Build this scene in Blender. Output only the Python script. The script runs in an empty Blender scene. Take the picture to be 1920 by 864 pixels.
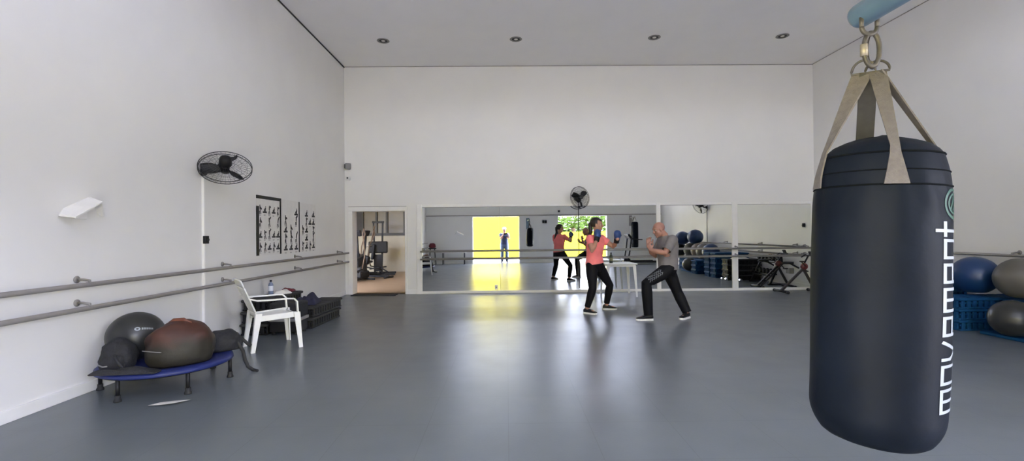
import bpy, bmesh, math, random
from mathutils import Vector as V, Matrix as MX, Euler, noise
random.seed(7)
PI = math.pi
C = bpy.context.scene.collection
R = math.radians

# ------------------------------------------------------------------ materials
def mat(name, col, rough=.6, metal=0., vary=.08, scale=8., bump=0., bscale=40., spec=.5, col2=None, trans=0., coat=0., sheen=0.):
    m = bpy.data.materials.new(name); m.use_nodes = True
    nt = m.node_tree; b = nt.nodes['Principled BSDF']
    tc = nt.nodes.new('ShaderNodeTexCoord'); nz = nt.nodes.new('ShaderNodeTexNoise')
    nz.inputs['Scale'].default_value = scale; nz.inputs['Detail'].default_value = 4
    nt.links.new(tc.outputs['Object'], nz.inputs['Vector'])
    rp = nt.nodes.new('ShaderNodeValToRGB')
    c2 = col2 or tuple(min(1, c * (1 + vary)) for c in col)
    c1 = col if col2 else tuple(c * (1 - vary) for c in col)
    rp.color_ramp.elements[0].position = .35; rp.color_ramp.elements[1].position = .65
    rp.color_ramp.elements[0].color = (*c1, 1); rp.color_ramp.elements[1].color = (*c2, 1)
    nt.links.new(nz.outputs['Fac'], rp.inputs['Fac']); nt.links.new(rp.outputs['Color'], b.inputs['Base Color'])
    b.inputs['Roughness'].default_value = rough; b.inputs['Metallic'].default_value = metal
    b.inputs['Specular IOR Level'].default_value = spec
    if trans: b.inputs['Transmission Weight'].default_value = trans
    if coat: b.inputs['Coat Weight'].default_value = coat
    if sheen: b.inputs['Sheen Weight'].default_value = sheen
    if bump:
        n2 = nt.nodes.new('ShaderNodeTexNoise'); n2.inputs['Scale'].default_value = bscale; n2.inputs['Detail'].default_value = 5
        nt.links.new(tc.outputs['Object'], n2.inputs['Vector'])
        bp = nt.nodes.new('ShaderNodeBump'); bp.inputs['Strength'].default_value = bump; bp.inputs['Distance'].default_value = .01
        nt.links.new(n2.outputs['Fac'], bp.inputs['Height']); nt.links.new(bp.outputs['Normal'], b.inputs['Normal'])
    return m
M = {}
M['wall'] = mat('wall paint', (.76, .75, .73), .5, vary=.015, scale=1.5, bump=.04, bscale=120)
M['wall_rear'] = mat('lower front wall colour', (.74, .735, .725), .55, vary=.015, scale=1.5, bump=.04, bscale=120)  # slightly darker than the wall above the openings
M['ceil'] = mat('ceiling paint', (.86, .85, .85), .6, vary=.01, scale=2)
M['white'] = mat('white trim paint', (.80, .79, .77), .35, vary=.02)
M['gap'] = mat('dark shadow gap', (.03, .03, .03), .8)
M['plastic_white'] = mat('white moulded plastic', (.80, .80, .77), .35, vary=.02)
M['tan'] = mat('tan vinyl floor', (.27, .18, .10), .35, vary=.05, scale=3)
M['beige'] = mat('beige wall paint', (.46, .42, .32), .6, vary=.02)
M['mirror'] = mat('silvered mirror', (.86, .88, .86), .0, metal=1, vary=.0)
M['steel'] = mat('brushed steel', (.50, .48, .46), .35, metal=.85, vary=.05)
M['bar'] = mat('grey painted rail', (.27, .255, .24), .4, metal=.25, vary=.06)
M['black'] = mat('black plastic', (.010, .010, .011), .5, vary=.15, spec=.3)
M['blackmat'] = mat('black matte rubber', (.02, .02, .021), .75, vary=.15, bump=.2)
M['blackfab'] = mat('black nylon fabric', (.018, .018, .021), .8, vary=.25, scale=20, bump=.5, bscale=90)
M['wire'] = mat('black enamelled wire', (.03, .03, .03), .4)
M['paper'] = mat('white paper', (.74, .72, .69), .7, vary=.03)
M['ink'] = mat('black printing ink', (.03, .028, .028), .6)
M['leather'] = mat('navy black vinyl leather', (.005, .0075, .013), .55, vary=.18, scale=6, bump=.3, bscale=11, spec=.10)
M['seam'] = mat('black seam tape', (.004, .005, .006), .8, spec=.05)
M['webbing'] = mat('beige nylon webbing', (.125, .112, .106), .85, vary=.1, scale=60, bump=.4, bscale=300)
M['webdark'] = mat('grey webbing', (.05, .048, .044), .85, vary=.1, scale=60)
M['pipe'] = mat('blue grey painted pipe', (.11, .18, .245), .35, vary=.06, scale=10)
M['iron'] = mat('worn zinc iron', (.075, .068, .06), .45, metal=.2, vary=.2, scale=30)
M['brass'] = mat('brass sleeve', (.34, .30, .24), .45, metal=.3)
M['print'] = mat('white screen print', (.33, .36, .385), .5, vary=.05)
M['green'] = mat('green screen print', (.008, .065, .042), .5, vary=.05)
M['blueball'] = mat('blue vinyl ball', (.006, .032, .11), .36, vary=.06, spec=.5)
M['greyball'] = mat('grey vinyl ball', (.10, .093, .08), .45, vary=.05)
M['brownball'] = mat('taupe vinyl ball', (.20, .155, .13), .45, vary=.05)
M['darkball'] = mat('charcoal vinyl ball', (.022, .023, .023), .36, vary=.08)
M['blockblue'] = mat('blue moulded plastic', (.007, .055, .15), .65, vary=.12, scale=15, spec=.12)
M['bluepad'] = mat('blue vinyl pad', (.012, .022, .13), .5, vary=.08)
M['rust'] = mat('rust and olive coated fabric', (.05, .042, .026), .5, vary=.2, scale=5, bump=.3, bscale=15)
M['rusttop'] = mat('rust red coated fabric', (.135, .04, .02), .5, vary=.2, scale=5, bump=.3, bscale=15)
M['navy'] = mat('navy cotton', (.018, .018, .045), .9, vary=.2, bump=.4, bscale=60)
M['darkred'] = mat('dark red cotton', (.12, .015, .02), .9, vary=.2)
M['redplastic'] = mat('red enamel', (.12, .018, .016), .35, vary=.08)
M['greyplastic'] = mat('dark grey plastic', (.045, .044, .043), .7, vary=.1, spec=.15)
M['edgegrey'] = mat('mid grey plastic', (.23, .225, .22), .5, vary=.06)
M['chrome'] = mat('chrome', (.8, .8, .8), .12, metal=1)
M['pet'] = mat('clear blue plastic', (.18, .22, .30), .15, vary=.05)
M['label'] = mat('pale blue label', (.62, .66, .76), .5, vary=.05)
M['skinw'] = mat('light brown skin', (.48, .25, .175), .5, vary=.06, scale=10)
M['skinm'] = mat('pink tan skin', (.36, .18, .135), .5, vary=.06, scale=10)
M['hair'] = mat('dark brown hair', (.018, .011, .008), .5, vary=.4, scale=60)
M['pink'] = mat('coral pink jersey', (.95, .23, .23), .75, vary=.05, scale=10, bump=.5, bscale=12)
M['grey_shirt'] = mat('grey marl cotton', (.185, .17, .17), .85, vary=.06, scale=20, bump=.5, bscale=10)
M['legging'] = mat('black stretch fabric', (.005, .0045, .006), .7, vary=.15, spec=.2)
M['pants'] = mat('black track fabric', (.005, .005, .007), .7, vary=.15, spec=.2, bump=.5, bscale=14)
M['glove'] = mat('blue glove leather', (.022, .06, .19), .4, vary=.12)
M['sole'] = mat('white rubber sole', (.75, .74, .72), .5)
M['eye'] = mat('eye white', (.36, .31, .28), .2)
M['iris'] = mat('dark iris', (.02, .012, .01), .2)
M['shirtblue'] = mat('navy and white cloth', (.05, .07, .14), .8, vary=.2)
M['jeans'] = mat('washed denim', (.14, .19, .28), .85, vary=.15)
M['yellow'] = mat('yellow render', (.45, .385, .018), .9, vary=.03, spec=0)
M['ground'] = mat('pale paving', (.62, .58, .52), .8, vary=.08, scale=2)
M['lawn'] = mat('lawn grass', (.18, .24, .05), .9, vary=.3, scale=30)
M['frond'] = mat('palm leaf', (.030, .052, .010), .85, vary=.3, spec=.04)
M['bark'] = mat('palm bark', (.05, .035, .022), .9, vary=.3, spec=.05, bump=.6)
M['hedge'] = mat('hedge leaf', (.045, .075, .016), .9, vary=.4, spec=.03)
M['dimglass'] = mat('dark window glass', (.045, .042, .038), .08, vary=.1)
M['brownglass'] = mat('brown glazed panel', (.075, .05, .028), .35, vary=.1, scale=3)
M['darkframe'] = mat('dark window frame', (.02, .016, .014), .5)
M['brownmetal'] = mat('bronze painted tube', (.12, .08, .05), .4, metal=.3)

def emit(name, col, s):
    m = bpy.data.materials.new(name); m.use_nodes = True
    b = m.node_tree.nodes['Principled BSDF']
    b.inputs['Base Color'].default_value = (*col, 1)
    b.inputs['Emission Color'].default_value = (*col, 1); b.inputs['Emission Strength'].default_value = s
    return m

def twotone(name, lo, hi, z, soft):
    m = mat(name, hi, .6, vary=.2, scale=6, bump=.35, bscale=16); nt = m.node_tree; b = nt.nodes['Principled BSDF']; L = nt.links.new
    src = b.inputs['Base Color'].links[0].from_socket
    tc = nt.nodes.new('ShaderNodeTexCoord'); sp = nt.nodes.new('ShaderNodeSeparateXYZ'); nz = nt.nodes.new('ShaderNodeTexNoise'); nz.inputs['Scale'].default_value = 7
    L(tc.outputs['Object'], sp.inputs[0]); L(tc.outputs['Object'], nz.inputs['Vector'])
    ad = nt.nodes.new('ShaderNodeMath'); ad.operation = 'MULTIPLY_ADD'; ad.inputs[1].default_value = .16; L(nz.outputs['Fac'], ad.inputs[0]); L(sp.outputs['Z'], ad.inputs[2])
    mr = nt.nodes.new('ShaderNodeMapRange'); mr.inputs[1].default_value = z; mr.inputs[2].default_value = z + soft; L(ad.outputs[0], mr.inputs[0])
    mx = nt.nodes.new('ShaderNodeMix'); mx.data_type = 'RGBA'; mx.inputs[6].default_value = (*lo, 1); L(mr.outputs[0], mx.inputs[0]); L(src, mx.inputs[7]); L(mx.outputs[2], b.inputs['Base Color'])
    return m
M['twotone'] = twotone('rust over olive coated fabric', (.022, .019, .012), (.058, .019, .011), .25, .10)
def floor_mat():
    m = bpy.data.materials.new('blue grey vinyl floor'); m.use_nodes = True
    nt = m.node_tree; b = nt.nodes['Principled BSDF']; L = nt.links.new
    tc = nt.nodes.new('ShaderNodeTexCoord')
    n1 = nt.nodes.new('ShaderNodeTexNoise'); n1.inputs['Scale'].default_value = 1.3; n1.inputs['Detail'].default_value = 6
    L(tc.outputs['Object'], n1.inputs['Vector'])
    r1 = nt.nodes.new('ShaderNodeValToRGB')
    r1.color_ramp.elements[0].color = (.112, .128, .140, 1); r1.color_ramp.elements[1].color = (.134, .152, .166, 1)
    r1.color_ramp.elements[0].position = .3; r1.color_ramp.elements[1].position = .7
    L(n1.outputs['Fac'], r1.inputs['Fac'])
    br = nt.nodes.new('ShaderNodeTexBrick'); br.inputs['Scale'].default_value = 1.
    br.inputs['Brick Width'].default_value = .6; br.inputs['Row Height'].default_value = .6; br.inputs['Mortar Size'].default_value = .0025
    br.offset = 0
    br.inputs['Color1'].default_value = (.96, .96, .96, 1); br.inputs['Color2'].default_value = (1, 1, 1, 1); br.inputs['Mortar'].default_value = (.8, .8, .8, 1)
    L(tc.outputs['Object'], br.inputs['Vector'])
    mx = nt.nodes.new('ShaderNodeMix'); mx.data_type = 'RGBA'; mx.blend_type = 'MULTIPLY'; mx.inputs[0].default_value = 1
    L(r1.outputs['Color'], mx.inputs[6]); L(br.outputs['Color'], mx.inputs[7]); L(mx.outputs[2], b.inputs['Base Color'])
    n2 = nt.nodes.new('ShaderNodeTexNoise'); n2.inputs['Scale'].default_value = 3; L(tc.outputs['Object'], n2.inputs['Vector'])
    mr = nt.nodes.new('ShaderNodeMapRange'); mr.inputs[3].default_value = .26; mr.inputs[4].default_value = .36
    L(n2.outputs['Fac'], mr.inputs[0]); L(mr.outputs[0], b.inputs['Roughness'])
    n3 = nt.nodes.new('ShaderNodeTexNoise'); n3.inputs['Scale'].default_value = 60; L(tc.outputs['Object'], n3.inputs['Vector'])
    bp = nt.nodes.new('ShaderNodeBump'); bp.inputs['Strength'].default_value = .05; bp.inputs['Distance'].default_value = .005
    L(n3.outputs['Fac'], bp.inputs['Height']); L(bp.outputs['Normal'], b.inputs['Normal'])
    b.inputs['Specular IOR Level'].default_value = .42
    return m
M['floor'] = floor_mat()
EM = emit('added light diffuser', (1, .86, .62), .34)  # glow of the panels added to light the next room
SKY_S, SUN_E, EXPO = .5, 1.3, 3.6

# ------------------------------------------------------------------ mesh builder
def frame_from(d, up=V((0, 0, 1))):
    d = V(d).normalized()
    if abs(d.dot(up)) > .98: up = V((1, 0, 0))
    x = up.cross(d).normalized(); y = d.cross(x)
    return x, y, d
class MB:
    def __init__(s): s.v = []; s.f = []; s.m = []; s.s = []
    def add(s, vs, fs, m=0, sm=False):
        o = len(s.v); s.v += [V(p) for p in vs]
        for f in fs: s.f.append([i + o for i in f]); s.m.append(m); s.s.append(sm)
        return s
    def box(s, c, d, rot=None, m=0, bev=0., seg=2):
        bm = bmesh.new(); bmesh.ops.create_cube(bm, size=1)
        for q in bm.verts: q.co = V((q.co.x * d[0], q.co.y * d[1], q.co.z * d[2]))
        if bev: bmesh.ops.bevel(bm, geom=list(bm.edges), offset=min(bev, min(d) * .49), segments=seg, affect='EDGES', profile=.5)
        rm = rot.to_matrix() if isinstance(rot, Euler) else rot
        vs = [(rm @ q.co if rm else q.co) + V(c) for q in bm.verts]
        bm.verts.index_update(); fs = [[q.index for q in f.verts] for f in bm.faces]; bm.free()
        return s.add(vs, fs, m, False)
    def bar(s, p0, p1, w, h, m=0, bev=0., up=V((0, 0, 1))):
        p0, p1 = V(p0), V(p1); x, y, d = frame_from(p1 - p0, up)
        rm = MX((x, y, d)).transposed()
        return s.box((p0 + p1) / 2, (w, h, (p1 - p0).length), rm, m, bev)
    def tube(s, pts, r, seg=10, m=0, cap=True, closed=False, flat=None, up=None):
        pts = [V(p) for p in pts]; n = len(pts)
        rs = r if isinstance(r, (list, tuple)) else [r] * n
        tang = []
        for i in range(n):
            a = pts[(i - 1) % n] if (closed or i > 0) else pts[i]; b = pts[(i + 1) % n] if (closed or i < n - 1) else pts[i]
            t = (b - a); tang.append(t.normalized() if t.length > 1e-9 else V((0, 0, 1)))
        x, y, _ = frame_from(tang[0], V(up) if up else V((0, 0, 1)))
        vs = []; prev = tang[0]
        for i in range(n):
            t = tang[i]; q = prev.rotation_difference(t); x = q @ x; x = (x - t * x.dot(t)).normalized(); y = t.cross(x); prev = t
            ry = rs[i] * (flat if flat else 1)
            for k in range(seg):
                a = 2 * PI * k / seg; vs.append(pts[i] + x * (math.cos(a) * rs[i]) + y * (math.sin(a) * ry))
        fs = []
        for i in range(n if closed else n - 1):
            for k in range(seg):
                a = i * seg + k; b = i * seg + (k + 1) % seg; j = ((i + 1) % n) * seg
                fs.append([a, b, j + (k + 1) % seg, j + k])
        if cap and not closed: fs.append(list(range(seg))[::-1]); fs.append([(n - 1) * seg + k for k in range(seg)])
        return s.add(vs, fs, m, True)
    def limb(s, pts, rs, seg=14, m=0):          # rounded ends
        pts = [V(p) for p in pts]; P = []; Q = []
        d0 = (pts[0] - pts[1]).normalized(); d1 = (pts[-1] - pts[-2]).normalized()
        for a in (80, 55, 28): P.append(pts[0] + d0 * rs[0] * math.sin(R(a))); Q.append(rs[0] * math.cos(R(a)))
        P += pts; Q += list(rs)
        for a in (28, 55, 80): P.append(pts[-1] + d1 * rs[-1] * math.sin(R(a))); Q.append(rs[-1] * math.cos(R(a)))
        return s.tube(P, Q, seg, m)
    def lathe(s, prof, seg=32, mtx=None, m=0, sm=True):
        vs = []; fs = []; n = len(prof); mtx = mtx or MX()
        for r, z in prof:
            for k in range(seg):
                a = 2 * PI * k / seg; vs.append(mtx @ V((r * math.cos(a), r * math.sin(a), z)))
        for i in range(n - 1):
            for k in range(seg):
                a = i * seg + k; b = i * seg + (k + 1) % seg; fs.append([a, b, b + seg, a + seg])
        if prof[0][0] > 1e-6: fs.append(list(range(seg))[::-1])
        if prof[-1][0] > 1e-6: fs.append([(n - 1) * seg + k for k in range(seg)])
        return s.add(vs, fs, m, sm)
    def ell(s, c, r, rot=None, seg=20, m=0):
        r = (r, r, r) if isinstance(r, (int, float)) else r
        rm = rot.to_matrix().to_4x4() if isinstance(rot, Euler) else (rot.to_4x4() if rot else MX())
        n = seg // 2; prof = [(max(1e-7, math.sin(PI * i / n)), -math.cos(PI * i / n)) for i in range(n + 1)]
        return s.lathe(prof, seg, MX.Translation(V(c)) @ rm @ MX.Diagonal((r[0], r[1], r[2], 1)), m)
    def loft(s, rings, m=0, cap=True, sm=True):
        n = len(rings[0]); vs = [p for r in rings for p in r]; fs = []
        for i in range(len(rings) - 1):
            for k in range(n):
                a = i * n + k; b = i * n + (k + 1) % n; fs.append([a, b, b + n, a + n])
        if cap: fs.append(list(range(n))[::-1]); fs.append([(len(rings) - 1) * n + k for k in range(n)])
        return s.add(vs, fs, m, sm)
    def prism(s, out, o, x, y, n, t, m=0):      # outline in plane (x,y) at o, extruded along n by t
        o, x, y, n = V(o), V(x), V(y), V(n); k = len(out)
        a = [o + x * p[0] + y * p[1] for p in out]; b = [p + n * t for p in a]
        fs = [list(range(k))[::-1], [k + i for i in range(k)]] + [[i, (i + 1) % k, k + (i + 1) % k, k + i] for i in range(k)]
        return s.add(a + b, fs, m)
    def mesh(s, name):
        me = bpy.data.meshes.new(name); me.from_pydata([tuple(p) for p in s.v], [], s.f)
        me.polygons.foreach_set('material_index', s.m); me.polygons.foreach_set('use_smooth', s.s)
        me.update(); return me
    def build(s, name, mats, parent=None, loc=None, fix=True):
        me = s.mesh(name)
        if fix:
            bm = bmesh.new(); bm.from_mesh(me); bmesh.ops.recalc_face_normals(bm, faces=bm.faces); bm.to_mesh(me); bm.free()
        for q in (mats if isinstance(mats, (list, tuple)) else [mats]): me.materials.append(q)
        o = bpy.data.objects.new(name, me); C.objects.link(o)
        if parent: o.parent = parent
        if loc: o.location = loc
        return o

def tag(o, label, cat, group=None):
    o['label'] = label; o['category'] = cat
    if group: o['group'] = group
    return o
def thing(name, label, cat, loc=(0, 0, 0), rz=0., group=None, rot=None):
    o = bpy.data.objects.new(name, None); C.objects.link(o); o.empty_display_size = .1
    o.location = loc; o.rotation_euler = rot if rot else (0, 0, rz)
    return tag(o, label, cat, group)
def struct(name, mb, m, loc=None):
    o = mb.build(name, m, None, loc); o['kind'] = 'structure'; return o
def dup(root, loc=None, rot=None, label=None):
    r = root.copy(); C.objects.link(r)
    if loc: r.location = loc
    if rot: r.rotation_euler = rot
    if label: r['label'] = label
    for ch in root.children:
        c = ch.copy(); C.objects.link(c); c.parent = r
        for g in ch.children:
            d = g.copy(); C.objects.link(d); d.parent = c
    return r
def remesh(mb, vox, name, mats, parent, smooth=2, cuts=(), fac=.5):
    me = mb.mesh('tmp'); o = bpy.data.objects.new('tmp', me); C.objects.link(o)
    bm = bmesh.new(); bm.from_mesh(me); bmesh.ops.recalc_face_normals(bm, faces=bm.faces); bm.to_mesh(me); bm.free()
    r = o.modifiers.new('r', 'REMESH'); r.mode = 'VOXEL'; r.voxel_size = vox; r.use_smooth_shade = True
    if smooth:
        q = o.modifiers.new('s', 'SMOOTH'); q.iterations = smooth; q.factor = fac
    dg = bpy.context.evaluated_depsgraph_get(); e = o.evaluated_get(dg)
    nm = bpy.data.meshes.new_from_object(e); bpy.data.objects.remove(o)
    if cuts:
        bm = bmesh.new(); bm.from_mesh(nm)
        for co, no, lim in cuts:                 # remove what lies on the +no side (within lim of co)
            co, no = V(co), V(no).normalized()
            fs = [f for f in bm.faces if (f.calc_center_median() - co).length < lim]
            g = set(fs) | {q for f in fs for q in f.edges} | {q for f in fs for q in f.verts}
            bmesh.ops.bisect_plane(bm, geom=list(g), plane_co=co, plane_no=no)
            dl = [f for f in bm.faces if (f.calc_center_median() - co).dot(no) > 1e-5 and (f.calc_center_median() - co).length < lim]
            bmesh.ops.delete(bm, geom=dl, context='FACES')
        bm.to_mesh(nm); bm.free()
    nm.materials.clear()
    for q in (mats if isinstance(mats, (list, tuple)) else [mats]): nm.materials.append(q)
    nm.polygons.foreach_set('use_smooth', [True] * len(nm.polygons))
    nm.name = name
    ob = bpy.data.objects.new(name, nm); C.objects.link(ob)
    if parent: ob.parent = parent
    return ob

# ------------------------------------------------------------------ room
XL, XR, YB, YF, ZC = -3.87, 7.46, 11.54, -.05, 5.46
D1 = (-1.67, .64); D2 = (2.44, 4.87); DH = 2.28          # openings behind the photographer
struct('floor', MB().box(((XL + XR) / 2, (YF + YB) / 2 - .05, -.05), (XR - XL + .4, YB - YF + .5, .1)), M['floor'])
struct('ceiling', MB().box(((XL + XR) / 2, (YF + YB) / 2, ZC + .05), (XR - XL + .4, YB - YF + .5, .1)), M['ceil'])
struct('wall_left', MB().box((XL - .1, (YF + YB) / 2, ZC / 2), (.2, YB - YF + .4, ZC)), M['wall'])
struct('wall_right', MB().box((XR + .1, (YF + YB) / 2, ZC / 2), (.2, YB - YF + .4, ZC)), M['wall'])
DX0, DX1, DZ = -3.70, -2.43, 2.0                          # doorway to the next room
b = MB()
b.box(((XL + DX0) / 2, YB + .15, ZC / 2), (DX0 - XL, .3, ZC)); b.box(((XR + DX1) / 2, YB + .15, ZC / 2), (XR - DX1, .3, ZC))
b.box(((DX0 + DX1) / 2, YB + .15, (ZC + DZ) / 2), (DX1 - DX0, .3, ZC - DZ))
struct('wall_back', b, M['wall'])
b = MB()
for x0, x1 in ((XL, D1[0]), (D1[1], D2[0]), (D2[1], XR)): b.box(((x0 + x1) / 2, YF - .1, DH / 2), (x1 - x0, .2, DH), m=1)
ADDED_WIN = ((-2.6, 1.2), (2.2, 6.4)); CZ0, CZ1 = 4.35, 5.0  # high openings added out of view to let in fill light
b.box(((XL + XR) / 2, YF - .1, (DH + CZ0) / 2), (XR - XL, .2, CZ0 - DH)); b.box(((XL + XR) / 2, YF - .1, (CZ1 + ZC) / 2), (XR - XL, .2, ZC - CZ1))
for x0, x1 in ((XL, ADDED_WIN[0][0]), (ADDED_WIN[0][1], ADDED_WIN[1][0]), (ADDED_WIN[1][1], XR)): b.box(((x0 + x1) / 2, YF - .1, (CZ0 + CZ1) / 2), (x1 - x0, .2, CZ1 - CZ0))
for i, (x0, x1) in enumerate(ADDED_WIN):
    g = MB()
    for z in (CZ0 + .03, CZ1 - .03): g.box(((x0 + x1) / 2, YF - .1, z), (x1 - x0, .08, .06))
    for k in range(5): g.box((x0 + .03 + (x1 - x0 - .06) * k / 4, YF - .1, (CZ0 + CZ1) / 2), (.05, .08, CZ1 - CZ0))
    struct('window_%d' % (20 + i), g, M['white'])  # frames of the added, unseen high windows
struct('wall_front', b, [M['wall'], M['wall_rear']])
struct('trim_1', MB().box(((XL + XR) / 2, YF + .012, DH + .02), (XR - XL, .024, .035)), M['bar'])
# shadow gaps at the ceiling
struct('trim_2', MB().box((XL + .008, (YF + YB) / 2, ZC - .012), (.016, YB - YF, .024)), M['gap'])
struct('trim_3', MB().box(((XL + XR) / 2, YB - .005, ZC - .006), (XR - XL, .01, .012)), M['bar'])
struct('trim_4', MB().box((XR - .005, (YF + YB) / 2, ZC - .006), (.01, YB - YF, .012)), M['bar'])
# baseboards
struct('baseboard_left', MB().box((XL + .009, (YF + YB) / 2, .05), (.018, YB - YF, .10), bev=.004), M['white'])
struct('baseboard_right', MB().box((XR - .009, (YF + YB) / 2, .05), (.018, YB - YF, .10), bev=.004), M['white'])
b = MB(); b.box(((DX1 + .04 - 2.05) / 2, YB - .009, .05), (abs(-2.05 - DX1 - .04), .018, .1))
struct('baseboard_back', b, M['white'])
b = MB()
for x0, x1 in ((XL, D1[0]), (D1[1], D2[0]), (D2[1], XR)): b.box(((x0 + x1) / 2, YF + .009, .04), (x1 - x0, .018, .08))
struct('baseboard_front', b, M['white'])
# door surround to the next room
b = MB()
b.box((DX0 - .035, YB + .14, (DZ + .09) / 2), (.1, .34, DZ + .09), bev=.005); b.box((DX1 + .02, YB + .14, (DZ + .09) / 2), (.05, .34, DZ + .09), bev=.005)
b.box(((DX0 + DX1) / 2 - .02, YB + .14, DZ + .042), (DX1 - DX0 + .14, .352, .104), bev=.005)
struct('door_1', b, M['white'])
struct('trim_5', MB().box(((DX0 + DX1) / 2 - .02, YB - .032, DZ + .096), (DX1 - DX0 + .12, .012, .010)), M['bar'])
# openings behind the photographer
for i, (x0, x1) in enumerate((D1, D2)):
    b = MB()
    for x in (x0 + .02, x1 - .02): b.box((x, YF - .1, DH / 2), (.04, .22, DH), bev=.004)
    b.box(((x0 + x1) / 2, YF - .1, DH - .02), (x1 - x0, .22, .04), bev=.004)
    struct('door_%d' % (i + 2), b, M['white'])

# ------------------------------------------------------------------ mirrors on the back wall
MZ0, MZ1 = .06, 2.07
segs = [(-2.03, -.165, 'leftmost large wall mirror, next to the doorway to the tan floored room'),
        (-.16, 1.705, 'large wall mirror showing the reflected hanging black bag'),
        (1.71, 3.60, 'large wall mirror right behind the boxing woman and the white table'),
        (3.71, 5.43, 'wall mirror between two white posts, reflecting the blue balls'),
        (5.57, 7.36, 'rightmost wall mirror, behind the folding exercise bike')]
for x0, x1, lab in segs:
    b = MB().box(((x0 + x1) / 2, YB - .012, (MZ0 + MZ1) / 2), (x1 - x0, .01, MZ1 - MZ0))
    tag(b.build('wall_mirror', M['mirror']), lab, 'mirror', 'mirrors along the back wall')
b = MB(); b.box((2.66, YB - .02, .03), (9.5, .04, .06), bev=.005); struct('trim_6', b, M['white'])
b = MB(); b.box((2.66, YB - .014, MZ1 + .03), (9.5, .028, .06), bev=.005); struct('trim_7', b, M['white'])
for i, (x, w) in enumerate(((-2.09, .12), (3.655, .10), (5.50, .135), (7.41, .10))):
    struct('trim_%d' % (8 + i), MB().box((x, YB - .02, MZ1 / 2 + .03), (w, .046, MZ1 + .068), bev=.005), M['white'])
struct('trim_12', MB().box((2.66, YB - .02, MZ1 + .002), (9.35, .012, .012)), M['gap'])

# ------------------------------------------------------------------ ballet barres
def barre(label, a, c, off, zs, posts, wall):
    a, c = V(a), V(c); t = thing('ballet_barre', label, 'ballet barre', a, 0, 'ballet barres along the walls')
    d = (c - a); n = V(wall)
    for z in zs:
        MB().tube([V((0, 0, z)), d * .5 + V((0, 0, z)), d + V((0, 0, z))], .022, 14).build('rail', M['bar'], t)
        for p in posts:
            q = d.normalized() * p; q.z = z
            b = MB(); b.tube([q + V((0, 0, .01)), q + V((0, 0, .035)), q + n * off * .5 + V((0, 0, .045)), q + n * (off - .012) + V((0, 0, .045))], .011, 10)
            b.lathe([(.0, 0), (.032, 0), (.032, .008), (.02, .014), (.0, .014)], 18, MX.Translation(q + n * off + V((0, 0, .045))) @ MX((frame_from(-n)[0], frame_from(-n)[1], -n)).transposed().to_4x4())
            b.box(q + V((0, 0, .012)), (.045, .045, .022), bev=.006)
            b.build('bracket', M['bar'], t)
    return t
barre('long double grey barre fixed along the left wall', (XL + .12, .3, 0), (XL + .12, YB - .12, 0), .12, (1.0, .79), (1.85, 4.06, 6.27, 8.5, 10.7), (-1, 0, 0))
barre('double grey barre running across the mirrors of the back wall', (-2.05, YB - .16, 0), (7.3, YB - .16, 0), .13, (1.015, .83), (.05, 5.70, 7.55, 9.25), (0, 1, 0))
barre('double grey barre fixed along the right wall behind the balls', (XR - .12, .6, 0), (XR - .12, YB - .35, 0), .12, (1.03, .82), (1.9, 4.1, 6.3, 8.5, 10.2), (1, 0, 0))

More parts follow.
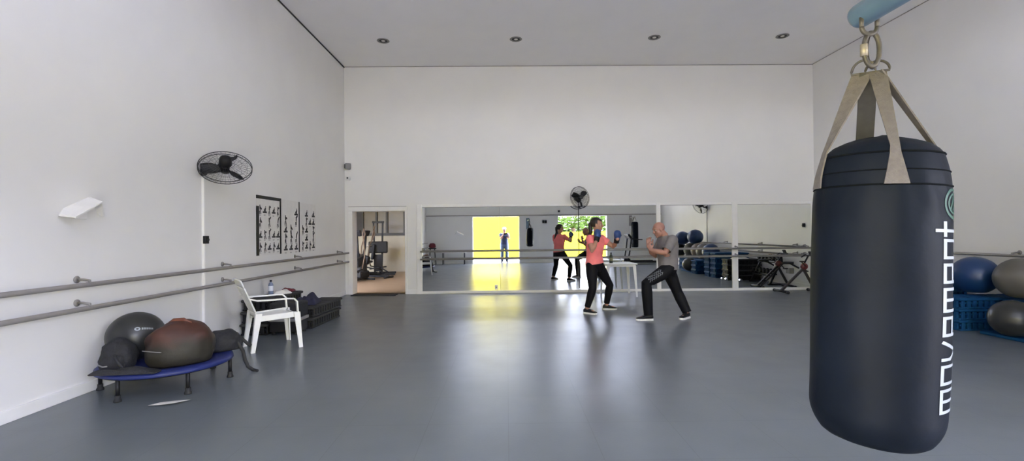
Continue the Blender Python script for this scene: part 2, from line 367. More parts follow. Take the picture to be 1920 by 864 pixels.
# ------------------------------------------------------------------ wall fans
def fan(label, base, wall_n, face, out=.27, Rf=.30, phase=.35):
    base = V(base); wn = V(wall_n); fc = V(face).normalized()
    t = thing('wall_fan', label, 'fan', base, 0, 'black caged fans on the walls')
    hub = wn * out + V((0, 0, .05)); x, y, d = frame_from(fc); RM = MX((x, y, d)).transposed().to_4x4()
    T = MX.Translation(hub) @ RM
    b = MB(); b.lathe([(0, 0), (.055, 0), (.06, .01), (.05, .035), (.03, .045), (0, .045)], 24, MX((frame_from(wn)[0], frame_from(wn)[1], wn)).transposed().to_4x4())
    b.tube([wn * .03, wn * .12 + V((0, 0, .01)), hub - fc * .10], [.028, .024, .022], 12)
    b.build('wall_bracket', M['black'], t)
    b = MB(); b.lathe([(0, -.17), (.04, -.168), (.062, -.15), (.072, -.11), (.072, -.05), (.06, -.03), (0, -.03)], 24, T); b.build('motor', M['black'], t)
    b = MB(); b.lathe([(0, .045), (.03, .04), (.045, .02), (.045, -.02), (0, -.025)], 20, T)
    b.build('hub', M['black'], t)
    for k in range(3):
        a0 = 2 * PI * k / 3 + phase; rows = []
        for i in range(9):
            r = .04 + (Rf - .07) * i / 8; row = []
            w0, w1 = -.28 + .1 * i / 8, .42 + .25 * math.sin(PI * i / 8) - .25 * i / 8
            for j in range(7):
                u = j / 6; a = a0 + w0 + (w1 - w0) * u + .35 * (i / 8); row.append(T @ V((r * math.cos(a), r * math.sin(a), .035 - .07 * u + .02 * math.sin(PI * u))))
            rows.append(row)
        vs = [p for r in rows for p in r]; fs = [[i * 7 + j, i * 7 + j + 1, i * 7 + j + 8, i * 7 + j + 7] for i in range(8) for j in range(6)]
        o = MB().add(vs, fs, 0, True).build('blade', M['black'], t); sd = o.modifiers.new('s', 'SOLIDIFY'); sd.thickness = .004
    g = MB()
    def ring(r, z, w): g.tube([T @ V((r * math.cos(a * PI / 24), r * math.sin(a * PI / 24), z)) for a in range(48)], w, 6, closed=True)
    ring(Rf, .02, .005); ring(Rf, -.02, .005)
    for fr in (.35, .6, .82):
        ring(Rf * fr, .065 - .03 * fr * fr, .0015); ring(Rf * fr, -.07 + .04 * fr * fr, .0015)
    for k in range(36):
        a = 2 * PI * k / 36; ca, sa = math.cos(a), math.sin(a)
        g.tube([T @ V((r * ca, r * sa, z)) for r, z in ((.05, .068), (Rf * .6, .055), (Rf * .9, .036), (Rf, .02), (Rf, -.02), (Rf * .9, -.04), (Rf * .5, -.062), (.06, -.07))], .0014, 4)
    g.lathe([(0, .07), (.05, .069), (.05, .064), (0, .064)], 20, T)
    g.build('guard', M['wire'], t)
    return t
fan('black caged fan high on the left wall above the white conduit', (XL, 6.16, 2.25), (1, 0, 0), (-.36, .62, -.69), .29, .30, -.52)
fan('black caged fan on the back wall just above the mirrors', (1.74, YB, 2.21), (0, -1, 0), (.45, -.85, .1), .2, .26)
fan('black caged fan on the right wall, seen only in the mirror', (XR, 5.27, 2.33), (-1, 0, 0), (-.75, .45, -.45), .25)
def conduit(name, label, p0, p1, w=.03, m='white'):
    b = MB().bar(p0, p1, w, w * .7, 0, .004, up=V((0, 1, 0)) if abs(p0[0] - p1[0]) < .01 else V((0, 0, 1)))
    return tag(b.build(name, M[m]), label, 'cable conduit')
conduit('cable_conduit', 'white cable conduit running down the left wall below the fan', (XL + .012, 6.15, .1), (XL + .012, 6.15, 2.19), .04)
conduit('cable_conduit', 'thin conduit down the right wall below its fan', (XR - .012, 5.27, .1), (XR - .012, 5.27, 2.27), .035)
tag(MB().tube([(1.735, YB - .03, 2.17), (1.735, YB - .03, .1)], .008, 8).build('power_cable', M['blackmat']), 'thin dark cable hanging below the back wall fan over the mirror seam', 'cable')
def switch(label, c, n):
    t = thing('fan_switch', label, 'switch', c, 0); n = V(n); x, y, d = frame_from(n); rm = MX((x, y, d)).transposed()
    MB().box(n * .02, (.07, .10, .04), rm, 0, .006).build('housing', M['black'], t)
    MB().lathe([(0, 0), (.02, 0), (.017, .016), (0, .016)], 16, MX.Translation(n * .04) @ rm.to_4x4()).build('dial', M['greyplastic'], t)
switch('small black fan switch box on the left wall conduit', (XL + .025, 6.15, 1.38), (1, 0, 0))
switch('small black box on the right wall beside the rightmost mirror', (XR, 11.1, 1.56), (-1, 0, 0))

# ------------------------------------------------------------------ exercise posters
def poster(label, y0, y1, z0, z1, strips, seed, rows, cols):
    random.seed(seed); t = thing('exercise_poster', label, 'poster', (XL, y0, z0), 0, 'exercise charts on the left wall')
    w, h = y1 - y0, z1 - z0; X = V((0, 1, 0)); Y = V((0, 0, 1)); N = V((1, 0, 0))
    b = MB(); b.prism([(0, 0), (w, 0), (w, h), (0, h)], N * .002, X, Y, N, .003, 0)
    def poly(pts): b.add([N * .0058 + X * p[0] + Y * p[1] for p in pts], [list(range(len(pts)))], 1)
    def stroke(p, q, k):
        p, q = V((*p, 0)), V((*q, 0)); d = (q - p).normalized(); s = V((-d.y, d.x, 0)) * k
        poly([(p + s)[:2], (p - s)[:2], (q - s)[:2], (q + s)[:2]])
    for i in range(rows):
        for j in range(cols):
            cx = (j + .5) / cols * w * .9 + .05 * w; cy = (i + .5) / rows * h * .84 + .03 * h; s = min(w / cols, h / rows) * .44
            if random.random() < .12: continue
            if random.random() < .55:      # standing figure
                lean = random.uniform(-.25, .25)
                poly([(cx + lean * s * .8 + .21 * s * math.cos(a), cy + .88 * s + .21 * s * math.sin(a)) for a in [k * PI / 4 for k in range(8)]])
                stroke((cx, cy), (cx + lean * s * .7, cy + .7 * s), .24 * s)
                stroke((cx - .02, cy - .02), (cx - random.uniform(.1, .4) * s, cy - s), .16 * s); stroke((cx, cy), (cx + random.uniform(.1, .5) * s, cy - s), .16 * s)
                a = random.uniform(-.8, .9); stroke((cx + lean * .6 * s, cy + .6 * s), (cx + .7 * s, cy + .6 * s + a * s), .2 * s)
            else:                          # lying / seated figure
                stroke((cx - .9 * s, cy - .5 * s), (cx + .9 * s, cy - .5 * s), .2 * s)
                stroke((cx + .1 * s, cy - .4 * s), (cx + .3 * s, cy + .5 * s), .26 * s)
                poly([(cx + .34 * s + .17 * s * math.cos(a), cy + .7 * s + .17 * s * math.sin(a)) for a in [k * PI / 4 for k in range(8)]])
                stroke((cx + .25 * s, cy + .3 * s), (cx - .4 * s, cy - .2 * s), .2 * s)
            for q in range(2): stroke((cx - .5 * s, cy - 1.12 * s - q * .012), (cx + random.uniform(.1, .5) * s, cy - 1.12 * s - q * .012), .0022)
    b.build('printed_sheet', [M['paper'], M['ink']], t)
    for (u0, v0, u1, v1) in strips:
        MB().box((.005, (u0 + u1) / 2 * w, (v0 + v1) / 2 * h), (.01, (u1 - u0) * w, (v1 - v0) * h)).build('black_strip', M['black'], t)
poster('exercise chart framed with black strips, nearest to the fan', 7.46, 8.27, 1.115, 2.06, [(0, .945, 1, 1), (.94, 0, 1, .945), (0, 0, .09, .82)], 3, 4, 5)
poster('middle exercise chart of black figures on the left wall', 8.30, 9.0, 1.115, 2.05, [(.955, 0, 1, 1)], 5, 5, 3)
poster('exercise chart nearest to the doorway, without any black strip', 9.03, 9.76, 1.12, 2.04, [], 9, 5, 4)

# ------------------------------------------------------------------ sconces
def sconce(label, loc, rz, group='folded white wall sconces'):
    t = thing('wall_sconce', label, 'wall lamp', loc, rz, group)
    # bent sheet: local y along wall, x away from wall
    pr = [(.0, -.15, -.08), (.0, .17, .10), (.11, .17, .055), (.13, -.15, -.10)]
    b = MB(); top = [V((0.004, -.13, .0)), V((.004, .13, .12)), V((.13, .13, .075)), V((.15, -.17, -.075)), V((.02, -.19, -.06))]
    k = len(top); low = [p - V((0, 0, .012)) for p in top]
    b.add(top + low, [list(range(k)), [k + i for i in range(k)][::-1]] + [[i, (i + 1) % k, k + (i + 1) % k, k + i] for i in range(k)])
    b.build('upper_blade', M['white'], t)
    b = MB(); top = [V((.004, .13, .118)), V((.12, .135, .07)), V((.05, .25, -.06)), V((.004, .25, -.05))]; low = [p - V((.0, .012, .0)) for p in top]
    k = 4; b.add(top + low, [list(range(k)), [k + i for i in range(k)][::-1]] + [[i, (i + 1) % k, k + (i + 1) % k, k + i] for i in range(k)])
    b.build('side_blade', M['white'], t)
    MB().box((.012, .03, -.04), (.02, .12, .1), bev=.005).build('wall_plate', M['white'], t)
    return t
sconce('folded white metal wall sconce on the left wall above the barre', (XL, 4.36, 1.68), 0)
sconce('folded white wall sconce on the wall beside the left opening, seen in the mirror', (-2.25, YF, 1.45), R(90))

# corner sensor and camera
t = thing('wall_speaker', 'small grey speaker box high in the left corner of the back wall', 'speaker', (XL + .1, YB - .01, 3.06))
MB().box((0, -.06, 0), (.13, .11, .14), Euler((0, 0, R(25))), 0, .015).build('cabinet', M['edgegrey'], t)
MB().box((-.02, -.118, -.005), (.085, .006, .10), Euler((0, 0, R(25))), 0, .002).build('grille', M['greyplastic'], t)
t = thing('security_camera', 'tiny white dome camera below the grey corner speaker', 'camera', (XL + .10, YB - .005, 2.78))
MB().lathe([(0, -.05), (.05, -.05), (.055, 0), (.05, .05), (0, .05)], 20, MX.Translation((0, -.05, 0))).build('housing', M['white'], t)
MB().ell((0.0, -.095, 0), .022).build('lens', M['black'], t)

# ------------------------------------------------------------------ downlights
dl = None
for x, y, lab in ((-2.53, 9.99, 'first recessed ceiling spotlight counted from the left wall'), (.23, 9.94, 'second recessed ceiling spotlight from the left wall'),
                  (3.10, 9.89, 'third recessed ceiling spotlight from the left wall'), (5.75, 9.85, 'recessed ceiling spotlight closest to the right wall')):
    if dl is None:
        dl = thing('ceiling_spotlight', lab, 'ceiling light', (x, y, ZC), 0, 'recessed ceiling spotlights')
        MB().lathe([(.085, -.001), (.125, -.001), (.128, -.008), (.12, -.014), (.09, -.01), (.085, -.001)], 32).build('ring', M['edgegrey'], dl)
        MB().lathe([(0, -.002), (.085, -.002), (.086, -.006), (.07, -.004), (0, -.004)], 28).build('recess', M['black'], dl)
        MB().ell((0, 0, -.006), (.04, .04, .012)).build('bulb', M['paper'], dl)
    else: dup(dl, (x, y, ZC), None, lab)

# ------------------------------------------------------------------ punching bag
BX, BY = 1.0495, 1.354; Rb0 = .157; ZB, ZT = .85, 1.625
vd = V((BX, BY, 0)).normalized(); tocam = -vd; rt = V((vd.y, -vd.x, 0))
def ph(a): return tocam * math.cos(a) + rt * math.sin(a)
LB = ZT - ZB
def brad(z, a):
    u = z / LB
    r = Rb0 * (1 + .018 * math.sin(PI * min(1, max(0, u)))) 
    r += .0016 * math.sin(a * 3 + u * 9) * (1 - u) + .0022 * noise.noise(V((math.cos(a) * 2.2, math.sin(a) * 2.2, z * 4)))
    if u > .7:                                  # pleats under the seam
        k = math.exp(-((u - .885) / .03) ** 2); r -= .0032 * k * (.6 + .4 * math.sin(a * 17))
        k3 = math.exp(-((u - .83) / .07) ** 2); r += .0022 * k3 * math.sin(a * 13 + 5 * u) * (.5 + noise.noise(V((a * 2, u * 4, 1))))
        k2 = max(0, (u - .86) / .14); r -= .018 * k2 ** 1.6
    if u < .1: r -= Rb0 * .16 * (1 - u / .1) ** 2.2
    return r
bag = thing('punching_bag', 'big dark navy punching bag with white lettering, hanging in the foreground', 'punching bag', (BX, BY, ZB), rot=(0, R(2.0), 0))
# keep the bag's middle on its axis while it leans
bag.location = V((BX, BY, (ZB + ZT) / 2)) - Euler((0, R(2.0), 0)).to_matrix() @ V((0, 0, LB / 2))
b = MB(); NA, NZ = 120, 90; rows = []
for i in range(NZ + 1):
    z = LB * i / NZ; rows.append([ph(2 * PI * k / NA) * brad(z, 2 * PI * k / NA) + V((0, 0, z)) for k in range(NA)])
top = []
for q, (rr, dz) in enumerate(((.93, .014), (.80, .03), (.6, .043), (.4, .052), (.2, .057), (.02, .058))):
    top.append([ph(2 * PI * k / NA) * (brad(LB, 2 * PI * k / NA) * rr) + V((0, 0, LB + dz + .004 * math.sin(2 * PI * k / NA * 4 + .6) * (1 - rr))) for k in range(NA)])
bot = []
for rr, dz in ((.02, -.022), (.4, -.021), (.7, -.017), (.9, -.010)):
    bot.append([ph(2 * PI * k / NA) * (brad(0, 2 * PI * k / NA) * rr) + V((0, 0, dz)) for k in range(NA)])
b.loft(bot + rows + top); b.build('body', M['leather'], bag)
def ringline(z, name, w=.003):
    g = MB(); g.tube([ph(2 * PI * k / 96) * (brad(z, 2 * PI * k / 96) + .0002) + V((0, 0, z)) for k in range(96)], w, 6, closed=True); g.build(name, M['seam'], bag)
ringline(LB * .885, 'stitched_seam', .0026); ringline(LB * .935, 'stitched_seam', .002); ringline(LB * .997, 'stitched_seam', .003)
# straps
hang = bag.matrix_basis.inverted() @ V((1.035, 1.36, 1.868)) if False else None
RB = Euler((0, R(2.0), 0)).to_matrix(); H0 = RB.transposed() @ (V((1.034, 1.345, 1.866)) - bag.location)
def strap(a, w0, w1, m, dx, below=True, bulge=0., pinch=1.):
    base = H0 + rt * dx; pts = []
    zt = LB + .012
    edge = ph(a) * (brad(LB, a) * .97 + .006) + V((0, 0, zt))
    for i in range(9):
        u = i / 8; p = base.lerp(edge, u); p += ph(a) * (bulge * math.sin(PI * u)); pts.append((p, (w0 + (w1 - w0) * u * .6) * (1 - (1 - pinch) * u)))
    if below:
        for i in range(1, 9):
            u = i / 8; z = LB + .004 - (LB * .120) * u; pts.append((ph(a) * (brad(min(z, LB), a) + .004) + V((0, 0, z)), (w0 + (w1 - w0) * (.6 + .4 * u)) * (pinch + (1 - pinch) * u)))
    vs = []; n = len(pts); tg = V((-0.0, 0, 0))
    tdir = (ph(a + .01) - ph(a)).normalized()
    for i, (p, w) in enumerate(pts):
        u = min(1, i / 8); wd = (rt * (1 - u) + tdir * u); wd = wd.normalized() if wd.length > .1 else tdir
        if math.cos(a - 0) < -.3: wd = tdir
        nn = ph(a) * .0022
        q = -1 if False else 1
        vs += [p - wd * w / 2 - nn, p + wd * w / 2 - nn, p + wd * w / 2 + nn, p - wd * w / 2 + nn]
    fs = [[4 * i + k, 4 * i + (k + 1) % 4, 4 * i + 4 + (k + 1) % 4, 4 * i + 4 + k] for i in range(n - 1) for k in range(4)] + [[0, 1, 2, 3], [4 * n - 4 + k for k in range(4)]]
    MB().add(vs, fs, 0, False).build('strap', M[m], bag)
strap(R(13), .040, .054, 'webbing', .016, pinch=.42)
strap(R(-64), .046, .046, 'webbing', -.018, pinch=.62)
strap(R(196), .044, .046, 'webdark', -.004)
strap(R(112), .036, .040, 'webbing', .020, pinch=.5)
for dx, tl in ((-.016, R(14)), (.016, R(-14))):       # D rings holding the straps
    c = H0 + rt * dx; g = MB(); pts = []
    for k in range(15):
        a = PI * k / 14; pts.append(c + rt * (.028 * math.cos(a)) + V((0, 0, .034 * math.sin(a))) + tocam * (.012 * (1 if dx < 0 else -1)) * math.sin(a))
    g.tube(pts, .0035, 8, closed=True); g.build('d_ring', M['iron'], bag)
# lettering "movement" printed up the side
ST = .21
def glyphs():
    t = ST; G = {}
    G['m'] = (1.25, [((0, .0), (0, 1)), ((0, 1), (1.25, 1)), ((.625, 0), (.625, 1)), ((1.25, 0), (1.25, 1))])
    G['o'] = (1.0, [((0, 0), (0, 1)), ((0, 1), (1, 1)), ((1, 1), (1, 0)), ((1, 0), (0, 0))])
    G['v'] = (1.0, [((.0, 1), (.0, .55)), ((0, .55), (.42, 0)), ((.42, 0), (1, 1))])
    G['e'] = (1.0, [((0, 0), (0, 1)), ((0, 1), (1, 1)), ((1, 1), (1, .45)), ((1, .45), (0, .45)), ((0, 0), (1, 0))])
    G['n'] = (1.0, [((0, 0), (0, 1)), ((0, 1), (1, 1)), ((1, 1), (1, 0))])
    G['t'] = (.7, [((.15, 1.35), (.15, 0)), ((.15, 0), (.7, 0)), ((-.12, 1), (.6, 1))])
    return G
G = glyphs(); word = 'movement'; GH = .078; tot = sum(G[c][0] + .42 for c in word) - .42
z0 = .106; Ltxt = .487; sx = Ltxt / tot; a_top, a_base = R(58.5), R(58.5) + GH / Rb0
lb = MB()
def tomap(x, y):            # x along reading direction (up), y letter height
    a = a_base - (a_base - a_top) * y; z = z0 + x; return ph(a) * (brad(z, a) + .0012) + V((0, 0, z))
cur = 0.
for ch in word:
    for p, q in G[ch][1]:
        n = 10; hw = ST / 2 * .85
        d = V((q[0] - p[0], (q[1] - p[1]) * 1.0, 0)); ln = d.length; d /= ln; s_ = V((-d.y, d.x, 0)) * hw
        p_ = V((*p, 0)) - d * hw; q_ = V((*q, 0)) + d * hw; vs = []
        for i in range(n + 1):
            c = p_.lerp(q_, i / n)
            for k in (-1, 1):
                e = c + s_ * k; vs.append(tomap((cur + e.x) * sx, e.y))
        lb.add(vs, [[2 * i, 2 * i + 1, 2 * i + 3, 2 * i + 2] for i in range(n)], 0, True)
    cur += G[ch][0] + .42
lb.build('lettering', M['print'], bag)
# round green emblem above the lettering
eb = MB(); ea, ez, er = R(73), z0 + Ltxt + .046, .040
def em(x, y): a = ea + x / Rb0; z = ez + y; return ph(a) * (brad(z, a) + .0012) + V((0, 0, z))
for r0, r1 in ((er - .007, er), (er - .018, er - .013)):
    vs = []; 
    for k in range(48): a = 2 * PI * k / 48; vs += [em(r0 * math.cos(a), r0 * math.sin(a)), em(r1 * math.cos(a), r1 * math.sin(a))]
    eb.add(vs, [[2 * k, 2 * k + 1, (2 * k + 3) % 96, (2 * k + 2) % 96] for k in range(48)], 0, True)
for s in (-.011, 0, .011):
    vs = []
    for i in range(7):
        y = -.018 + .036 * i / 6; vs += [em(s - .003 + y * .4, y), em(s + .003 + y * .4, y)]
    eb.add(vs, [[2 * i, 2 * i + 1, 2 * i + 3, 2 * i + 2] for i in range(6)], 0, True)
eb.build('emblem', M['green'], bag)

# bracket and hook of the bag
PX, PY, PZ = 1.022, 1.375, 2.036
t = thing('bag_bracket', 'blue grey pipe arm holding the big bag, at the top edge', 'wall bracket', (PX, YF, PZ))
b = MB(); L_ = PY - YF
b.tube([(0, .01, 0), (0, L_ * .5, 0), (0, L_ - .012, 0), (0, L_ - .003, 0), (0, L_, 0)], [.034, .034, .034, .032, .025], 28); b.build('arm', M['pipe'], t)
MB().box((0, .006, -.15), (.16, .012, .55), bev=.004).build('wall_plate', M['pipe'], t)
MB().tube([(0, .01, -.38), (0, .52, -.02)], .02, 16).build('brace', M['pipe'], t)
g = MB(); g.tube([V((.022 * math.cos(a), L_ - .045, -.034 - .012 - .022 * math.sin(a))) for a in [PI * k / 14 for k in range(15)]], .006, 10)
g.tube([(.022, L_ - .045, -.02), (.022, L_ - .045, -.047)], .006, 10); g.tube([(-.022, L_ - .045, -.02), (-.022, L_ - .045, -.047)], .006, 10)
g.build('eye_bolt', M['iron'], t)
t = thing('carabiner', 'worn metal spring hook linking the big bag to its pipe arm', 'carabiner', (1.03, 1.335, 1.879))
g = MB(); g.tube([V((.022 * math.cos(a), -.002, .048 + (.047 * math.sin(a) if abs(math.sin(a)) < .999 else .047 * math.sin(a)))) for a in [2 * PI * k / 32 for k in range(32)]], .0065, 10, closed=True); g.build('hook', M['iron'], t)
g = MB(); g.tube([V((.013 + .018 * math.cos(a), .012, .052 + .05 * math.sin(a))) for a in [2 * PI * k / 32 for k in range(32)]], .0055, 10, closed=True); g.build('link', M['iron'], t)
MB().tube([(-.022, -.002, .03), (-.022, -.002, .062)], .0095, 12).build('sleeve', M['brass'], t)

# ------------------------------------------------------------------ exercise balls
def ball(label, c, r, m, sq=.95):
    b = MB(); prof = []
    n = 40
    for i in range(n + 1):
        a = PI * i / n; rr = math.sin(a) * r; z = -math.cos(a) * r
        if z < -r * .9: z = -r * .9 + (z + r * .9) * .3
        k = .004 * r * (1 if (i % 4 == 0 and 6 < i < n - 6) else 0)
        prof.append((max(1e-6, rr - k), z * sq))
    b.lathe(prof, 48, MX.Rotation(.0, 4, 'X')); o = b.build('exercise_ball', M[m], None, c)
    pl = MB(); pl.lathe([(0, 0), (.014, 0), (.012, .005), (0, .006)], 14, MX.Translation((0, 0, r * sq - .002)))
    pl.build('valve_plug', M['edgegrey'], o)
    return tag(o, label, 'exercise ball', 'exercise balls')
ball('blue exercise ball on the blue steps just right of the big bag', (6.86, 6.97, .745), .285, 'blueball')
ball('taupe exercise ball beside the blue one on the blue steps', (6.90, 6.36, .75), .29, 'greyball')
ball('shiny black exercise ball on the floor mat in front of the blue steps', (6.47, 6.08, .272), .245, 'darkball')
ball('brown exercise ball in the lower row, seen in the mirror', (6.95, 5.74, .745), .285, 'brownball')
ball('grey exercise ball in the lower row, seen in the mirror', (6.93, 5.10, .745), .285, 'greyball')
ball('dark grey ball at the end of the lower row of balls', (6.72, 4.42, .745), .285, 'darkball')
ball('upper blue exercise ball resting on the brown and grey ones', (6.96, 5.40, 1.235), .285, 'blueball')
ball('darker lower blue ball beside the topmost one, seen in the mirror', (6.72, 4.77, 1.185), .27, 'blueball')

# ------------------------------------------------------------------ step platforms
def step_mesh(Lx, Ly, h):
    top = MB().box((0, 0, h - .02), (Lx, Ly, .04), bev=.015)
    for k in range(7): top.box((-Lx / 2 + Lx * (k + .5) / 7, 0, h + .001), (Lx / 7 * .72, Ly * .86, .006), bev=.002)
    body = MB(); n = 12
    for sy in (-1, 1):
        for k in range(n):
            x = -Lx / 2 + .03 + (Lx - .06) * (k + .5) / n; body.box((x, sy * (Ly / 2 - .03), (h - .04) / 2), ((Lx - .06) / n * .62, .03, h - .04), bev=.006)
        body.box((0, sy * (Ly / 2 - .035), .012), (Lx - .04, .04, .024), bev=.005); body.box((0, sy * (Ly / 2 - .04), h * .5), (Lx - .06, .018, .02))
    for sx in (-1, 1):
        for k in range(4):
            y = -Ly / 2 + .04 + (Ly - .08) * (k + .5) / 4; body.box((sx * (Lx / 2 - .03), y, (h - .04) / 2), (.03, (Ly - .08) / 4 * .6, h - .04), bev=.006)
        body.box((sx * (Lx / 2 - .035), 0, .012), (.04, Ly - .04, .024), bev=.005)
    body.box((0, 0, (h - .04) / 2 + .002), (Lx - .13, Ly - .13, h - .05))
    return top, body
def step(label, loc, rz, size, mt, mb_, group):
    t = thing('step_platform', label, 'step platform', loc, rz, group); a, c = step_mesh(*size)
    a.build('tread', M[mt], t); c.build('riser', M[mb_], t); return t
hS = .15
proto = step('blue step platform at the bottom of the stack under the blue ball', (6.83, 6.84, 0), 0, (1.05, .42, hS), 'blockblue', 'blockblue', 'blue step platforms by the right wall')
names = ['bottom', 'middle', 'top']
for k in (1, 2): dup(proto, (6.83, 6.84, (hS + .004) * k), None, 'blue step platform in the %s of the stack under the blue ball' % names[k])
for k in range(3): dup(proto, (6.98, 5.98, (hS + .004) * k), (0, 0, PI / 2), 'blue step platform, %s of the stack under the taupe and brown balls' % names[k])
for k in range(3): dup(proto, (6.92, 4.85, (hS + .004) * k), (0, 0, PI / 2), 'blue step platform, %s of the stack farthest from the mirrors' % names[k])
w5 = ['lowest', 'second from the floor', 'third from the floor', 'fourth from the floor', 'topmost']
for k in range(5): dup(proto, (6.88, 7.80, (hS + .004) * k), (0, 0, 0), 'blue step platform, %s in the tall stack seen in the mirror' % w5[k])
for k in range(5): dup(proto, (6.88, 8.26, (hS + .004) * k), (0, 0, 0), 'blue step platform, %s in the tall stack behind the first tall one' % w5[k])
b = MB().box((6.58, 5.92, .02), (.32, 1.1, .04), bev=.01); tag(b.build('floor_mat', M['blockblue']), 'thin blue foam mat on the floor under the black exercise ball', 'mat')
# black steps beside the tall blue stack (seen in the rightmost mirror)
protoK = step('black step platform, lowest of the stack next to the dumbbell rack', (6.9, 8.98, 0), 0, (1.0, .42, hS), 'greyplastic', 'black', 'black step platforms by the right wall')
for k in (1, 2, 3): dup(protoK, (6.9, 8.98, (hS + .004) * k), None, 'black step platform, %s of the stack next to the dumbbell rack' % ['', 'second', 'third', 'topmost'][k])

# dumbbell rack with towels
t = thing('dumbbell_rack', 'black two tier dumbbell rack near the right back corner', 'rack', (7.08, 10.0, 0))
for sy in (-1, 1):
    b = MB(); b.bar((-.22, sy * .48, .02), (.26, sy * .48, .02), .05, .04, 0, .005); b.bar((-.17, sy * .48, .03), (.16, sy * .48, .68), .05, .05, 0, .005); b.build('side_frame', M['black'], t)
for z, x in ((.24, -.06), (.58, .1)):
    b = MB(); b.box((x - .07, 0, z), (.03, .98, .035), bev=.004); b.box((x + .07, 0, z + .04), (.03, .98, .035), bev=.004); b.build('shelf', M['blackmat'], t)
dbp = None
def dumbbell(label, loc, rz, m='black', grp='dumbbells on the black rack', rr=.055):
    t = thing('dumbbell', label, 'dumbbell', loc, rz, grp)
    MB().tube([(-.06, 0, 0), (0, 0, 0), (.06, 0, 0)], [.014, .017, .014], 12).build('handle', M['chrome'], t)
    for s in (-1, 1): MB().lathe([(0, 0), (rr * .8, 0), (rr, .012), (rr, .055), (rr * .8, .068), (0, .068)], 8, MX.Translation((s * .06, 0, 0)) @ MX.Rotation(s * PI / 2, 4, 'Y'), 0, False).build('weight', M[m], t)
    return t
lab_t = ['nearest the mirrors', 'second from the mirrors', 'third from the mirrors', 'fourth from the mirrors', 'fifth from the mirrors']
for tier, (z, x) in enumerate(((.357, -.06), (.697, .1))):
    for k in range(5):
        lab = 'black dumbbell on the %s tier of the rack, %s' % (['lower', 'upper'][tier], lab_t[k]); loc = (7.08 + x, 10.36 - .18 * k, z)
        if dbp is None: dbp = dumbbell(lab, loc, .0)
        else: dup(dbp, loc, None, lab)
dumbbell('chrome dumbbell on the floor in front of the black steps', (6.30, 9.20, .052), R(80), 'chrome', 'chrome dumbbells on the floor', .05)
dumbbell('chrome dumbbell on the floor in front of the rack', (6.52, 9.58, .052), R(80), 'chrome', 'chrome dumbbells on the floor', .05)
def cloth(name, label, c, sx, sy, h, m, cat, seed, rz=0):
    vs = []; n = 18; random.seed(seed)
    for i in range(n + 1):
        for j in range(n + 1):
            u, w = i / n * 2 - 1, j / n * 2 - 1; e = max(0, 1 - max(abs(u), abs(w)) ** 4)
            z = h * e * (.65 + .45 * noise.noise(V((u * 1.6 + seed, w * 1.6, seed * 3.1)))) + .004
            k = 1 + .2 * noise.noise(V((u + seed * 2, w + 5, 1.3)))
            vs.append(V((u * sx * k, w * sy * k, max(.004, z))))
    N = n + 1; fs = [[i * N + j, i * N + j + 1, i * N + j + 1 + N, i * N + j + N] for i in range(n) for j in range(n)]
    m_ = len(vs); vs2 = [V((p.x, p.y, 0)) for p in vs]
    b = MB().add(vs, fs, 0, True); edge = [i for i in range(N)] + [i * N + n for i in range(1, N)] + [n * N + j for j in range(n - 1, -1, -1)] + [i * N for i in range(n - 1, 0, -1)]
    ev = [vs[i] for i in edge] + [V((vs[i].x, vs[i].y, 0)) for i in edge]; q = len(edge)
    b.add(ev, [[i, (i + 1) % q, q + (i + 1) % q, q + i] for i in range(q)] + [[q + i for i in range(q)]], 0)
    o = b.build(name, M[m], None, c); o.rotation_euler = (0, 0, rz); return tag(o, label, cat)
cloth('towel', 'white towel lying on top of the black steps by the right wall', (6.85, 8.98, .616), .22, .17, .06, 'paper', 'towel', 4)
cloth('cloth', 'crumpled dark red cloth on the topmost dumbbells of the rack', (7.18, 10.09, .754), .10, .2, .05, 'darkred', 'cloth', 6)

# ------------------------------------------------------------------ folding exercise bike in the back right corner
t = thing('exercise_bike', 'folding black exercise bike with red housing in front of the rightmost mirror', 'exercise bike', (6.75, 11.0, 0))
b = MB(); b.bar((-.44, 0, .05), (.16, 0, .62), .05, .05, 0, .008); b.bar((-.37, .06, .05), (.20, .06, .62), .035, .035, 0, .008); b.bar((.34, 0, .06), (.04, 0, .62), .05, .05, 0, .008); b.build('frame', M['darkframe'], t)
for x in (-.44, .36):
    b = MB().tube([(x, -.25, .035), (x, 0, .045), (x, .25, .035)], .028, 14); o = b.build('foot_bar', M['black'], t)
    for s in (-1, 1): MB().tube([(x, s * .25, .034), (x, s * .29, .034)], .034, 14).build('end_cap', M['blackmat'], o)
b = MB(); b.lathe([(0, -.05), (.06, -.05), (.075, -.03), (.075, .03), (.06, .05), (0, .05)], 28, MX.Translation((.10, 0, .60)) @ MX.Rotation(PI / 2, 4, 'X')); b.build('housing', M['redplastic'], t)
b = MB(); b.loft([[V((-.28 + .1 * u, 0, .66)) + V((math.cos(a) * (.13 - .03 * u) * (1.0), math.sin(a) * .10 * (1 - .35 * u), z)) for a in [2 * PI * k / 20 for k in range(20)]] for u, z in ((.2, 0), (0, .012), (0, .035), (.2, .05))]); b.tube([(-.22, 0, .67), (-.02, 0, .56)], .02, 12); b.build('seat', M['black'], t)
b = MB(); b.tube([(.1, 0, .66), (.2, 0, .84)], .018, 12); b.tube([(.16, -.2, .80), (.24, -.17, .86), (.22, 0, .85), (.24, .17, .86), (.16, .2, .80)], .014, 10); b.build('handlebar', M['black'], t)
MB().box((.26, 0, .90), (.03, .12, .09), Euler((0, R(-25), 0)), 0, .008).build('console', M['greyplastic'], t)
for s in (-1, 1):
    b = MB(); b.bar((.10, s * .07, .60), (.10 + s * .11, s * .07, .60 - s * .12), .025, .016); b.box((.10 + s * .11, s * .12, .60 - s * .12), (.09, .09, .025), bev=.006); b.build('pedal', M['black'], t)
